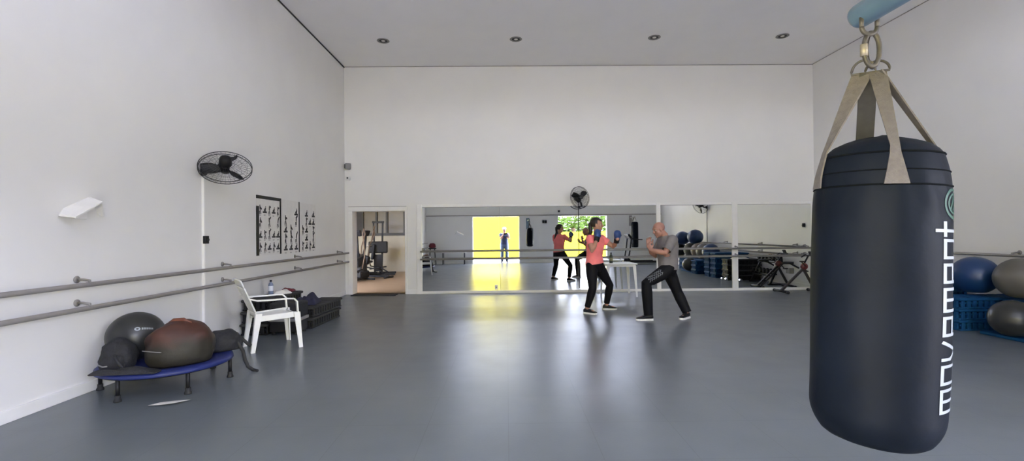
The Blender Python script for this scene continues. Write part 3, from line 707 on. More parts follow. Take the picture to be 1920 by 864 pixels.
MB().box((.38, .02, .42), (.12, .16, .14), bev=.01).build('flywheel_cover', M['edgegrey'], t)

# ------------------------------------------------------------------ white plastic table with bottle
t = thing('plastic_table', 'white square plastic table behind the boxing woman', 'table', (2.52, 10.86, 0))
b = MB(); b.box((0, 0, .725), (.70, .70, .028), bev=.012); b.box((0, 0, .69), (.62, .62, .05), bev=.01); b.build('table_top', M['plastic_white'], t)
for sx in (-1, 1):
    for sy in (-1, 1):
        b = MB(); r0 = []; 
        for z, k, w in ((0, .335, .026), (.35, .315, .034), (.70, .295, .05)):
            c = V((sx * k, sy * k, z)); r0.append([c + V((sx * x_ * w, sy * y_ * w, 0)) for x_, y_ in ((.5, .5), (-.9, .5), (-.9, .1), (.1, .1), (.1, -.9), (.5, -.9))])
        b.loft(r0, sm=False); b.build('leg', M['plastic_white'], t)
t = thing('bottle', 'dark bottle standing on the white plastic table', 'bottle', (2.33, 10.72, .739))
MB().lathe([(0, 0), (.036, 0), (.038, .01), (.038, .15), (.03, .175), (.017, .19), (.015, .215), (0, .215)], 24).build('body', mat('dark green plastic', (.025, .035, .02), .3), t)
MB().lathe([(0, .213), (.018, .213), (.018, .238), (0, .24)], 20).build('cap', M['black'], t)
MB().lathe([(.0385, .05), (.039, .052), (.039, .12), (.0385, .122)], 24).build('label', mat('olive label', (.25, .24, .12), .5), t)

# rubber mat and small socket
tag(MB().box((-3.13, 11.36, .008), (1.05, .26, .016), bev=.005).build('door_mat', M['blackmat']), 'long thin black rubber mat on the floor at the doorway', 'mat')
t = thing('floor_socket', 'small white socket box low in front of the first mirror seam', 'socket', (-.26, YB - .02, .14))
MB().box((0, -.02, 0), (.07, .04, .11), bev=.008).build('housing', M['white'], t); MB().box((0, -.042, .0), (.03, .006, .03), bev=.002).build('outlet', M['edgegrey'], t)

# ------------------------------------------------------------------ white plastic chair
t = thing('plastic_chair', 'white moulded plastic armchair beside the black steps', 'chair', (-3.03, 6.21, 0), R(39))
# local: x forward, y left
def ringL(c, w, d, ax, ay): return [c + ax * x_ * w + ay * y_ * d for x_, y_ in ((.5, .5), (-.5, .5), (-.5, -.5), (.5, -.5))]
b = MB(); n = 12; rows = []
for i in range(n + 1):
    u = i / n; x = -.21 + .45 * u; row = []
    for j in range(n + 1):
        w = j / n * 2 - 1; yw = (.20 + .035 * u); z = .415 + .025 * u - .018 * (1 - w * w) * math.sin(PI * min(1, u * 1.1)) - .03 * max(0, u - .88) / .12
        row.append(V((x, w * yw, z)))
    rows.append(row)
vs = [p for r in rows for p in r]; N = n + 1
fs = [[i * N + j, i * N + j + 1, i * N + j + 1 + N, i * N + j + N] for i in range(n) for j in range(n)]
o = MB().add(vs, fs, 0, True).build('seat', M['plastic_white'], t); s = o.modifiers.new('s', 'SOLIDIFY'); s.thickness = .012
b = MB()
for sy in (-1, 1): b.bar((-.21, sy * .2, .40), (.24, sy * .235, .42), .012, .07, 0, .003)
b.bar((.235, -.23, .405), (.235, .23, .405), .012, .06, 0, .003); b.build('apron', M['plastic_white'], t)
# back: slatted curved panel
def bk(u, w): # u height 0..1, w across -1..1
    return V((-.205 - .19 * u - .02 * (1 - w * w), w * (.20 + .03 * math.sin(PI * u * .8)), .42 + .46 * u + .02 * (1 - w * w) * u))
b = MB()
def patch(u0, u1, w0, w1, nu=8, nw=3):
    vs = [bk(u0 + (u1 - u0) * i / nu, w0 + (w1 - w0) * j / nw) for i in range(nu + 1) for j in range(nw + 1)]
    b.add(vs, [[i * (nw + 1) + j, i * (nw + 1) + j + 1, (i + 1) * (nw + 1) + j + 1, (i + 1) * (nw + 1) + j] for i in range(nu) for j in range(nw)], 0, True)
patch(.80, 1, -1, 1, 4, 14); patch(0, .14, -1, 1, 3, 14)
for k in range(6):
    c = -1 + 2 * (k + .5) / 6; hw = .115 if 0 < k < 5 else .165; patch(.14, .80, c - hw, c + hw, 8, 3)
o = b.build('backrest', M['plastic_white'], t); s = o.modifiers.new('s', 'SOLIDIFY'); s.thickness = .014
for sy in (-1, 1):
    # one continuous armrest band from back post to front leg
    pts = [(-.31, sy * .225, .66), (-.22, sy * .255, .635), (-.05, sy * .27, .63), (.12, sy * .272, .632), (.20, sy * .268, .625), (.235, sy * .262, .585), (.245, sy * .258, .45)]
    b = MB(); rings = []
    for i, p in enumerate(pts):
        p = V(p); w = .05 if i < 5 else .055
        if i < 4: ax, ay = V((0, 1, 0)), V((0, 0, 1))
        elif i == 4: ax, ay = V((0, 1, 0)), V((.5, 0, .85))
        elif i == 5: ax, ay = V((0, 1, 0)), V((.95, 0, .3))
        else: ax, ay = V((0, 1, 0)), V((1, 0, 0))
        rings.append(ringL(p, w, .016, ax, ay))
    b.loft(rings, sm=False); b.build('armrest', M['plastic_white'], t)
    for nm, top_, bot_ in (('front', (.235, .245, .45), (.275, .275, 0)), ('rear', (-.195, .21, .47), (-.265, .225, 0))):
        b = MB(); T0 = V((top_[0], sy * top_[1], top_[2])); B0 = V((bot_[0], sy * bot_[1], 0)); rr = []
        for u, w in ((0, .075), (.5, .058), (1, .046)):
            c = T0.lerp(B0, u); sx = 1 if nm == 'front' else -1
            rr.append([c + V((sx * x_ * w, sy * y_ * w, 0)) for x_, y_ in ((.5, .4), (-.5, .4), (-.5, .15), (.22, .15), (.22, -.5), (.5, -.5))])
        b.loft(rr, sm=False); b.build('leg', M['plastic_white'], t)

# ------------------------------------------------------------------ black steps on the left
protoB = step('black step platform with grey edge, lowest of the wall side stack behind the white chair', (-3.64, 7.47, 0), R(91), (1.15, .40, .16), 'greyplastic', 'black', 'black step platforms by the left wall')
for k in (1, 2): dup(protoB, (-3.64 + .01 * k, 7.47 + .02 * k, .171 * k), (0, 0, R(91 - k)), 'black step platform, %s of the wall side stack behind the white chair' % ['', 'middle one', 'topmost'][k])
dup(protoB, (-3.14, 7.92, 0), (0, 0, R(88)), 'black step platform on the floor at the room side of the taller stack')
dup(protoB, (-3.13, 7.94, .171), (0, 0, R(87)), 'black step platform lying on the single one, under the navy bag')
t = thing('padded_box', 'black padded box with grey band behind the white chair, before the steps', 'box', (-3.20, 7.08, 0))
MB().box((0, 0, .35), (.42, .36, .22), bev=.025).build('cushion', M['blackfab'], t); MB().box((0, 0, .215), (.43, .37, .045), bev=.008).build('band', M['edgegrey'], t)
MB().box((0, 0, .115), (.40, .34, .15), bev=.01).build('base', M['black'], t)
for sx in (-1, 1):
    for sy in (-1, 1): MB().lathe([(0, 0), (.024, 0), (.024, .04), (0, .04)], 14, MX.Translation((sx * .16, sy * .13, 0))).build('foot', M['blackmat'], t)
t = thing('water_bottle', 'clear plastic water bottle with pale label on the topmost left black step', 'bottle', (-3.60, 7.36, .510))
MB().lathe([(0, 0), (.032, 0), (.036, .01), (.034, .05), (.036, .06), (.036, .16), (.03, .185), (.014, .205), (.013, .215), (0, .215)], 24).build('body', M['pet'], t)
MB().lathe([(.0365, .075), (.037, .077), (.037, .15), (.0365, .152)], 24).build('label', M['label'], t)
MB().lathe([(0, .213), (.016, .213), (.016, .238), (0, .24)], 18).build('cap', M['black'], t)
cloth('cloth_bag', 'navy cloth bag slumped on the lower black steps', (-3.17, 7.68, .345), .16, .22, .17, 'navy', 'bag', 2, R(10))
cloth('towel', 'white towel with dark red edge beside the navy cloth bag', (-3.56, 7.64, .514), .13, .12, .07, 'paper', 'towel', 3, R(30))
cloth('cloth', 'dark red cloth between the white towel and the navy bag', (-3.60, 7.92, .514), .10, .10, .06, 'darkred', 'cloth', 8, R(10))

# ------------------------------------------------------------------ trampoline with balls and bags
TX, TY, TR = -3.31, 4.72, .53
t = thing('trampoline', 'small round trampoline with blue edge pad by the left wall', 'trampoline', (TX, TY, 0))
MB().tube([V((TR * math.cos(a), TR * math.sin(a), .20)) for a in [2 * PI * k / 64 for k in range(64)]], .017, 10, closed=True).build('rim', M['black'], t)
MB().lathe([(0, .212), (.40, .212), (.40, .216), (0, .218)], 64).build('jumping_mat', M['blackmat'], t)
b = MB(); b.lathe([(.38, .222), (.40, .232), (.47, .236), (.525, .234), (.55, .222), (.555, .195), (.548, .192), (.54, .214), (.47, .222), (.38, .218)], 64); b.build('edge_pad', M['bluepad'], t)
for k in range(6):
    a = R(-97 + 58 * k) if k < 4 else R(-97 + 174 + (k - 3) * 62); c = V((math.cos(a), math.sin(a), 0)) * TR
    o = MB().tube([c + V((0, 0, .03)), c + V((0, 0, .20))], .0165, 12).build('leg', M['black'], t)
    MB().lathe([(0, 0), (.03, 0), (.03, .012), (.022, .03), (.022, .055), (0, .055)], 16, MX.Translation(c)).build('rubber_foot', M['blackmat'], o)
# grey ball with logo
gb = V((-3.615, 4.72, .235 + .228)); rB = .24
o = MB().ell((0, 0, 0), (rB, rB, rB * .95), None, 48).build('exercise_ball', M['darkball'], None, gb); tag(o, 'charcoal exercise ball with white print, on the trampoline against the wall', 'exercise ball')
pr = MB(); fwd = V((.55, -.83, .28)).normalized(); xx = V((0, 0, 1)).cross(fwd).normalized(); yy = fwd.cross(xx)
def onb(u, w): d = (fwd + xx * u + yy * w).normalized(); return V((d.x * rB, d.y * rB, d.z * rB * .95)) * 1.004
n = 20; vs = []
for k in range(n): a = 2 * PI * k / n; vs += [onb(.10 + .10 * math.cos(a), .17 + .08 * math.sin(a)), onb(.10 + .045 * math.cos(a), .17 + .035 * math.sin(a))]
pr.add(vs, [[2 * k, 2 * k + 1, (2 * k + 3) % (2 * n), (2 * k + 2) % (2 * n)] for k in range(n)], 0)
for j in range(6):
    x0 = .24 + j * .085; pr.add([onb(x0, .13), onb(x0 + .06, .13), onb(x0 + .06, .22), onb(x0, .22)], [[0, 1, 2, 3]], 0)
pr.build('white_print', M['print'], o)
def blob(name, parent, m, c, r, seed, amp=.12, flat=-.6, rot=0, mats=None, zsplit=None):
    b = MB(); n, s = 28, 40; vs = []
    for i in range(n + 1):
        a = PI * i / n
        for k in range(s):
            p = 2 * PI * k / s; d = V((math.sin(a) * math.cos(p), math.sin(a) * math.sin(p), -math.cos(a)))
            q = 1 + amp * noise.noise(d * 1.7 + V((seed, 0, 0))) + amp * .4 * noise.noise(d * 4 + V((0, seed, 0)))
            e = V((abs(d.x) ** .8 * (1 if d.x > 0 else -1) * r[0], abs(d.y) ** .8 * (1 if d.y > 0 else -1) * r[1], max(flat, d.z) * r[2])) * q
            e.z = max(flat * r[2], e.z)
            vs.append(MX.Rotation(rot, 3, 'Z') @ e + V(c))
    for i in range(n):
        for k in range(s):
            f = [i * s + k, i * s + (k + 1) % s, (i + 1) * s + (k + 1) % s, (i + 1) * s + k]
            mi = 0
            if zsplit is not None: mi = 1 if sum(vs[j].z for j in f) / 4 > zsplit + .05 * noise.noise(vs[f[0]] * 6) else 0
            b.add([vs[j] for j in f], [[0, 1, 2, 3]], mi, True)
    me = b.mesh(name); bm = bmesh.new(); bm.from_mesh(me); bmesh.ops.remove_doubles(bm, verts=bm.verts, dist=1e-5); bmesh.ops.recalc_face_normals(bm, faces=bm.faces); bm.to_mesh(me); bm.free()
    for q in (mats or [M[m]]): me.materials.append(q)
    o = bpy.data.objects.new(name, me); C.objects.link(o)
    if parent: o.parent = parent
    return o
t = thing('sports_bag', 'bulging rust and olive sports bag in the middle of the trampoline', 'bag', (-3.09, 4.57, .238), R(0))
blob('body', t, 'twotone', (0, 0, .150), (.28, .20, .235), 3.3, .10, -.63, R(28))
b = MB(); b.tube([(-.16, -.26, .17), (-.05, -.235, .15), (.08, -.17, .13), (.2, -.08, .12)], .004, 8); b.build('zip', M['edgegrey'], t)
b = MB(); b.tube([(-.10, .0, .36), (-.05, -.01, .395), (.04, -.01, .40), (.10, .0, .36)], .010, 8, flat=2.2); b.build('carry_handle', M['rusttop'], t)
t = thing('black_backpack', 'black backpack slumped on the near left part of the trampoline', 'bag', (-3.53, 4.40, .238))
blob('body', t, 'blackfab', (0, 0, .10), (.135, .12, .16), 1.2, .16, -.58, R(10)); blob('front_pocket', t, 'blackfab', (.02, -.09, .06), (.10, .05, .09), 4.2, .1, -.55, R(10))
b = MB(); b.tube([(.06, -.12, .14), (.12, -.17, .10), (.16, -.15, .03), (.19, -.10, .01)], .010, 8, flat=1.8); b.build('strap', M['blackmat'], t)
MB().tube([(-.04, -.17, .07), (.0, -.175, .055), (.04, -.175, .06)], .006, 8).build('buckle', M['edgegrey'], t)
t = thing('black_duffel', 'black bag with dangling straps on the far edge of the trampoline', 'bag', (-2.98, 5.06, .238))
blob('body', t, 'blackfab', (0, 0, .075), (.17, .14, .13), 7.7, .15, -.58, R(40))
for pts in ([(.08, -.03, .12), (.15, .0, .08), (.20, .02, -.02), (.215, .03, -.12), (.24, .04, -.19), (.29, .04, -.225), (.34, .02, -.229), (.36, .0, -.229)], [(.08, .04, .12), (.16, .07, .10), (.21, .09, .04), (.24, .10, .01)]):
    MB().tube(pts, .009, 8, flat=1.9).build('strap', M['blackmat'], t)
t = thing('drawstring_bag', 'small dark bag lying against the charcoal ball on the trampoline', 'bag', (-3.36, 5.08, .246))
blob('body', t, 'blackfab', (0, 0, .06), (.13, .11, .11), 9.1, .15, -.58)
MB().tube([(.02, -.03, .12), (.05, -.09, .10), (.07, -.12, .04)], .005, 8).build('drawstring', M['edgegrey'], t)
cloth('jacket', 'black jacket spread over the near left rim of the trampoline', (-3.33, 4.215, .240), .26, .055, .055, 'blackfab', 'jacket', 9, R(6))
# white paper slip on the floor
pts = [(-.13, -.03), (-.05, -.042), (.05, -.03), (.14, .015), (.10, .03), (0, .025), (-.08, .005)]
vs = [V((x * 1.05, y * 1.9, .006 + .008 * math.sin(i))) for i, (x, y) in enumerate(pts)]
b = MB(); k = len(pts); b.add(vs + [p - V((0, 0, .002)) for p in vs], [list(range(k)), [k + i for i in range(k)][::-1]] + [[i, (i + 1) % k, k + (i + 1) % k, k + i] for i in range(k)])
o = b.build('paper_slip', M['paper'], None, (-2.89, 4.14, .006)); o.rotation_euler = (0, 0, R(8)); tag(o, 'torn white paper slip on the floor in front of the trampoline', 'paper')

# ------------------------------------------------------------------ people
def sring(c, lat, fwd, hw, hd, n=28, e=.82):
    out = []
    for k in range(n):
        a = 2 * PI * k / n; ca, sa = math.cos(a), math.sin(a)
        out.append(c + lat * (math.copysign(abs(ca) ** e, ca) * hw) + fwd * (math.copysign(abs(sa) ** e, sa) * hd))
    return out
def hand(b, w, D, N, T, curl=.5, s=1.):
    D, N, T = V(D).normalized(), V(N), V(T); N = (N - D * N.dot(D)).normalized(); T = (T - D * T.dot(D) - N * T.dot(N)).normalized()
    rg = [sring(w + D * (x * s), T, N, hw * s, hd * s, 20) for x, hw, hd in ((-.015, .026, .020), (.0, .028, .019), (.03, .037, .018), (.065, .042, .016), (.09, .041, .013), (.098, .036, .009))]
    b.loft(rg)
    for i, (ln, off) in enumerate(((.074, .032), (.082, .0108), (.076, -.0108), (.060, -.031))):
        p = w + D * ((.090 - .006 * abs(i - 1)) * s) + T * (off * s); pts = [p - D * .02 * s, p]; a = .12; d = D
        spread = T * (.10 - .065 * i)
        for q, fr in enumerate((.45, .31, .24)):
            a += curl * (1.0 + .35 * q + .08 * i); d = (D * math.cos(a) + N * math.sin(a) + spread * max(0, math.cos(a))).normalized(); p = p + d * (ln * fr * s); pts.append(p)
        b.limb(pts, [.0095 * s, .0092 * s, .0085 * s, .0078 * s, .0066 * s], 10)
    p = w + D * .022 * s + T * .030 * s; q = p + (T * .75 + D * .75 + N * .25).normalized() * .04 * s; r = q + (D * .9 + T * .25 + N * (.3 + .3 * curl)).normalized() * .034 * s; u = r + (D * .85 + N * (.3 + .5 * curl)).normalized() * .028 * s
    b.limb([p, q, r, u], [.0145 * s, .0125 * s, .0105 * s, .0085 * s], 10)
def head(b, c, F, U, s=1., jaw=1.):
    F = V(F).normalized(); U = (V(U) - F * V(U).dot(F)).normalized(); L = U.cross(F); rm = MX((F, L, U)).transposed()
    P = lambda f, l, u: c + (F * f + L * l + U * u) * s
    def E_(p, r): b.ell(P(*p), tuple(q * s for q in r), rm, 20)
    E_((-.012, 0, .030), (.098, .077, .090)); E_((.02, 0, -.042), (.068, .062 * jaw, .078)); E_((.058, 0, -.098), (.028, .030 * jaw, .022))
    b.limb([P(.086, 0, .014), P(.098, 0, -.006), P(.104, 0, -.022)], [.009 * s, .012 * s, .014 * s], 10)
    for q in (-1, 1):
        E_((.098, q * .012, -.026), (.010, .009, .008)); E_((.055, q * .040, -.022), (.030, .024, .026)); E_((-.004, q * .079, -.006), (.020, .009, .032)); E_((-.010, q * .082, .004), (.012, .008, .020))
        E_((.073, q * .033, .036), (.020, .026, .010))
    E_((.084, 0, -.056), (.012, .026, .007)); E_((.082, 0, -.068), (.012, .022, .008))
    return P, rm
def eyes(P, t, s=1., closed=False):
    for q in (-1, 1):
        o = MB().ell(P(.068, q * .032, .008), .0158 * s, None, 16).build('eye', M['eye'], t)
        MB().ell(P(.0782, q * .0325, .008), .0076 * s, None, 12).build('iris', M['iris'], o)
def shoe(t, ank, D, gz, mu, s=1., lift=0.):
    D = V((D[0], D[1], 0)).normalized(); S = V((-D.y, D.x, 0)); c = V((ank.x, ank.y, gz)); Z = V((0, 0, 1))
    prof = [(-.075, .018, .03, .055), (-.068, .030, .026, .088), (-.04, .036, .024, .104), (0, .037, .024, .106), (.035, .038, .024, .098), (.07, .041, .024, .080), (.11, .046, .024, .064), (.15, .045, .025, .056), (.18, .036, .027, .048), (.197, .016, .03, .040)]
    rg = []
    for x, w, z0_, z1_ in prof:
        m_ = (z0_ + z1_) / 2; h_ = (z1_ - z0_) / 2; rg.append([c + D * (x * s) + S * (math.copysign(abs(math.cos(a)) ** .8, math.cos(a)) * w * s * (1 if math.sin(a) < 0 else .8 + .2 * abs(math.cos(a)))) + Z * ((m_ + h_ * math.copysign(abs(math.sin(a)) ** .8, math.sin(a))) * s) for a in [2 * PI * k / 20 for k in range(20)]])
    o = MB().loft(rg).build('shoe', M[mu], t)
    out = [(-.082, 0), (-.07, .032), (-.03, .038), (.04, .036), (.10, .046), (.15, .047), (.185, .034), (.203, 0)]; out = out + [(x, -y) for x, y in out[-2:0:-1]]
    b = MB(); k = len(out); r0 = [c + D * (x * s) + S * (y * s) for x, y in out]
    r1 = [p + Z * ((.028 if i not in (6, 7, 8) else .032) * s) for i, p in enumerate(r0)]
    b.loft([r0, r1], sm=False); b.build('sole', M['sole'], o)
    b = MB()
    for x in (.055, .075, .095, .115):
        zc = .104 - (x - .03) * .42
        b.tube([c + D * x * s + S * (y * s) + Z * ((zc + .004 - abs(y) * .25) * s) for y in (-.022, 0, .022)], .0028 * s, 6)
    b.build('laces', M['greyplastic'], o)
def arm_pts(sh, el, wr): return [sh, sh.lerp(el, .5), el, el.lerp(wr, .3), el.lerp(wr, .7), wr]
def person(label, root, J, P_, group=None):
    t = thing('person', label, 'person', root); O = V(root); g = {k: (V(v) - O if not isinstance(v, list) else v) for k, v in J.items()}
    W = P_['w']; b = MB(); top = MB(); bottom = MB()
    hl, hr, sl, sr = g['hipL'], g['hipR'], g['shL'], g['shR']; Z = V((0, 0, 1))
    rings = []
    for nm, fr, hw, hd in P_['torso']:
        c = g[nm] if nm in g else None
        lat = ((hl - hr).normalized() * (1 - fr) + (sl - sr).normalized() * fr); lat.z = 0; lat.normalize()
        fw = V((lat.y, -lat.x, 0)); rings.append((c, lat, fw, hw, hd))
    b.loft([sring(*r) for r in rings])
    e = P_['loose']
    # neck and head
    b.limb([g['neck'] - Z * .05, g['neck'], g['head'] - V(P_['F']).normalized() * .02 - Z * .02], [P_['nk'] * 1.15, P_['nk'], P_['nk']], 16)
    P, rm = head(b, g['head'], P_['F'], P_['U'], P_['hs'], P_['jaw'])
    for s_, sg in (('L', 1), ('R', -1)):
        sh, el, wr = g['sh' + s_], g['el' + s_], g['wr' + s_]; k = P_['arm']
        b.limb(arm_pts(sh, el, wr), [.058 * k, .05 * k, .041 * k, .043 * k, .033 * k, .027 * k], 16)
        b.ell(sh, .062 * k); ch = g['chest']; b.limb([sh, ch + Z * .04 + (sh - ch) * .3], [.06 * k, .07 * k], 14)
        hd = P_['hand' + s_]
        if hd: hand(b, wr, *hd)
        else: b.ell(wr + (wr - el).normalized() * .05, (.035, .035, .04))
        hp, kn, an, q = g['hip' + s_], g['kn' + s_], g['an' + s_], P_['leg']
        fd = V(P_['foot' + s_]).normalized()
        b.limb([hp, hp.lerp(kn, .35), hp.lerp(kn, .8), kn, kn.lerp(an, .3), kn.lerp(an, .7), an], [.098 * q, .093 * q, .067 * q, .060 * q, .062 * q, .046 * q, .038 * q], 18)
        b.limb([an, V((an.x, an.y, .05)) + fd * .03, V((an.x, an.y, .045)) + fd * .12], [.036, .03, .024], 12)
        # trousers
        lo = P_['pl']
        bottom.limb([hp + Z * .01, hp.lerp(kn, .35), hp.lerp(kn, .8), kn, kn.lerp(an, .3), kn.lerp(an, .7), an + (an - kn).normalized() * .03], [x * q + lo * y for x, y in ((.098, .8), (.093, 1), (.067, 1.4), (.060, 1.6), (.062, 1.7), (.046, 2.3), (.038, 2.4))], 20)
        # sleeves
        sv = P_['sleeve']; top.limb([sh, sh.lerp(el, .5), sh.lerp(el, sv + .08)], [.058 * k + e * .9, .05 * k + e * 1.1, .046 * k + e * 1.4], 18)
        top.ell(sh, .062 * k + e); top.limb([sh, ch + Z * .04 + (sh - ch) * .3], [.06 * k + e, .07 * k + e], 14)
    body = remesh(b, .0065, 'body', M[P_['skin']], t, 3)
    eyes(P, t, P_['hs'])
    # trousers pelvis
    pr = [r for r, q in zip(rings, P_['torso']) if q[0] in ('crotch', 'pelvis', 'waist')]
    bottom.loft([sring(c, la, f, hw + P_['pl'] + .004, hd + P_['pl'] + .004) for c, la, f, hw, hd in pr])
    cuts = [(g['waist'] - Z * P_.get('wb', .03), Z, .4)]
    for s_ in 'LR': an, kn = g['an' + s_], g['kn' + s_]; cuts.append((V((an.x, an.y, an.z)) + (an - kn).normalized() * P_['cuff'], (an - kn), .2))
    remesh(bottom, .008, P_['bname'], M[P_['bmat']], t, 4, cuts)
    # shirt
    tr = [r for r, q in zip(rings, P_['torso']) if q[0] in ('pelvis', 'waist', 'belly', 'chest', 'yoke', 'neckbase')]
    top.loft([sring(tr[0][0] - Z * .12, tr[0][1], tr[0][2], tr[0][3] + e * 1.4, tr[0][4] + e * 1.4)] + [sring(c, la, f, hw + e * 1.15, hd + e * 1.15) for c, la, f, hw, hd in tr])
    cuts = [(V(P_['hem']) - O, V(P_.get('hemn', (0, 0, -1))), .6), (g['neck'] + V(P_['collar']), V(P_['F']) * .25 + Z, .13)]
    for s_ in 'LR': sh, el = g['sh' + s_], g['el' + s_]; cuts.append((sh.lerp(el, P_['sleeve']), el - sh, .13))
    so = remesh(top, .008, P_['tname'], M[P_['tmat']], t, 4, cuts); sd = so.modifiers.new('s', 'SOLIDIFY'); sd.thickness = .004; sd.offset = 0
    for s_ in 'LR': shoe(t, g['an' + s_], P_['foot' + s_], P_.get('gz' + s_, 0.), P_['shoe'], P_['ss'])
    return t, g, P, rm

# woman with gloves, facing right
wj = dict(crotch=(1.575, 8.61, .72), pelvis=(1.575, 8.61, .85), waist=(1.572, 8.605, 1.0), belly=(1.578, 8.60, 1.08), chest=(1.59, 8.585, 1.21), yoke=(1.595, 8.58, 1.315), neckbase=(1.60, 8.578, 1.385),
          neck=(1.602, 8.575, 1.40), head=(1.612, 8.562, 1.562), hipL=(1.645, 8.675, .83), hipR=(1.505, 8.545, .83),
          knL=(1.885, 8.80, .455), anL=(1.835, 8.87, .105), knR=(1.495, 8.40, .445), anR=(1.405, 8.44, .105),
          shL=(1.725, 8.70, 1.315), elL=(1.93, 8.64, 1.165), wrL=(1.945, 8.47, 1.285), shR=(1.465, 8.455, 1.315), elR=(1.475, 8.25, 1.105), wrR=(1.575, 8.37, 1.315))
t, g, P, rm = person('woman in pink T-shirt and black leggings boxing with blue gloves', (1.62, 8.65, 0), wj, dict(
    w=1, torso=[('crotch', 0, .10, .09), ('pelvis', 0, .172, .125), ('waist', .4, .140, .108), ('belly', .6, .142, .112), ('chest', .85, .158, .130), ('yoke', 1, .150, .100), ('neckbase', 1, .060, .060)],
    loose=.012, nk=.047, F=(.96, -.24, -.06), U=(0, 0, 1), hs=1.06, jaw=.92, arm=.98, leg=1.02, handL=None, handR=None, footL=(.97, -.2, 0), footR=(.80, -.6, 0), pl=.005, sleeve=.52, skin='skinw',
    bname='leggings', bmat='legging', wb=.0, cuff=-.015, hem=(1.575, 8.61, .865), hemn=(.12, 0, -1), collar=(0, 0, -.012), tname='t_shirt', tmat='pink', shoe='black', ss=.95))
def glove(t, w, D, Tn, F):
    D = V(D).normalized(); Tn = V(Tn); Tn = (Tn - D * Tn.dot(D)).normalized(); N = D.cross(Tn); b = MB(); rg = []
    for x, hw, hd in ((-.005, .048, .046), (.04, .052, .048), (.08, .064, .056), (.12, .066, .058), (.155, .056, .050), (.175, .034, .030), (.18, .01, .01)):
        rg.append(sring(w + D * x + N * (.012 * max(0, x - .05) / .1), Tn, N, hw, hd, 24, .9))
    b.loft(rg); b.limb([w + D * .045 + Tn * .045, w + D * .085 + Tn * .07, w + D * .13 + Tn * .056 + N * .02], [.022, .025, .019], 12); b.ell(w + D * .12 + N * .045, (.04, .04, .04))
    o = remesh(b, .006, 'boxing_glove', M['glove'], t, 4)
    c = MB(); c.loft([sring(w + D * x, Tn, N, r, r * .96, 24, 1) for x, r in ((-.05, .042), (-.045, .047), (.01, .051), (.028, .052), (.03, .046))]); c.build('cuff', M['black'], o)
glove(t, g['wrL'], (.10, -.30, .95), (.8, .5, 0), 1); glove(t, g['wrR'], (.25, .30, .9), (.6, .6, 0), 1)
# hair drawn back with a long ponytail
c = V(wj['head']) - V((1.62, 8.65, 0)); F = V((.96, -.24, -.06)).normalized(); U = V((0, 0, 1)); U = (U - F * U.dot(F)).normalized(); L = U.cross(F); s = 1.06
vs = []; keep = []; n, m_ = 36, 48; idx = {}; fs = []
for i in range(n + 1):
    a = PI * i / n
    for k in range(m_):
        p = 2 * PI * k / m_; d = V((math.sin(a) * math.cos(p), math.sin(a) * math.sin(p), math.cos(a)))
        q = 1 + .02 * math.sin(p * 14) * math.sin(a)
        vs.append(c + (F * (d.x * .108 * q - .014) + L * (d.y * .087 * q) + U * (d.z * .100 * q + .030)) * s); keep.append(d)
for i in range(n):
    for k in range(m_):
        d = keep[i * m_ + k]
        if d.x > .22 and d.z < .42 + .25 * (1 - d.x): continue
        if d.z < -.62 or (d.x > -.1 and d.z < -.2): continue
        fs.append([i * m_ + k, i * m_ + (k + 1) % m_, (i + 1) * m_ + (k + 1) % m_, (i + 1) * m_ + k])
b = MB().add(vs, fs, 0, True)
tie = c + (F * -.112 + U * .02) * s
b.limb([tie + F * .02, tie - F * .008, tie + F * .006 - U * .06, tie + F * .02 - U * .15, tie - F * .02 - U * .27, tie - F * .03 - U * .40], [.024, .030, .036, .036, .028, .012], 14)
hair = b.build('hair', M['hair'], t); sd = hair.modifiers.new('s', 'SOLIDIFY'); sd.thickness = .01; sd.offset = -1
for q in (-1, 1): MB().limb([P(.083, q * .018, .036), P(.088, q * .034, .041), P(.076, q * .05, .036)], [.003, .004, .002], 8).build('eyebrow', M['hair'], t)

# bald man, facing left
mj = dict(crotch=(2.64, 7.86, .70), pelvis=(2.645, 7.865, .84), waist=(2.645, 7.865, .97), belly=(2.64, 7.865, 1.06), chest=(2.645, 7.865, 1.20), yoke=(2.645, 7.865, 1.31), neckbase=(2.615, 7.865, 1.365),
          neck=(2.595, 7.865, 1.372), head=(2.50, 7.862, 1.462), hipL=(2.63, 7.775, .82), hipR=(2.665, 7.95, .82),
          knL=(2.245, 7.72, .60), anL=(2.275, 7.735, .11), knR=(2.83, 7.95, .415), anR=(2.945, 7.87, .115),
          shL=(2.665, 7.69, 1.29), elL=(2.515, 7.615, 1.09), wrL=(2.315, 7.70, 1.135), shR=(2.605, 8.03, 1.285), elR=(2.475, 8.06, 1.015), wrR=(2.365, 7.99, 1.205))
t, g, P, rm = person('bald man in grey T-shirt and black track pants, guard raised', (2.6, 7.85, 0), mj, dict(
    w=1, torso=[('crotch', 0, .10, .10), ('pelvis', 0, .165, .130), ('waist', .4, .160, .135), ('belly', .6, .168, .138), ('chest', .85, .182, .135), ('yoke', 1, .165, .105), ('neckbase', 1, .070, .068)],
    loose=.016, nk=.058, F=(-.93, -.16, -.30), U=(-.2, 0, 1), hs=1.02, jaw=1.08, arm=1.12, leg=1.02, handL=((-.35, .12, .93), (.5, .86, .1), (.8, -.5, .3), .42), handR=((.02, -.05, 1), (-.1, -1, 0), (.9, 0, .1), .30),
    footL=(-1, -.05, 0), footR=(-.75, -.66, 0), pl=.014, sleeve=.80, skin='skinm',
    bname='track_pants', bmat='pants', wb=.03, cuff=.02, hem=(2.64, 7.86, .82), hemn=(-.12, 0, -1), collar=(0, 0, -.004), tname='t_shirt', tmat='grey_shirt', shoe='black', ss=1.02))
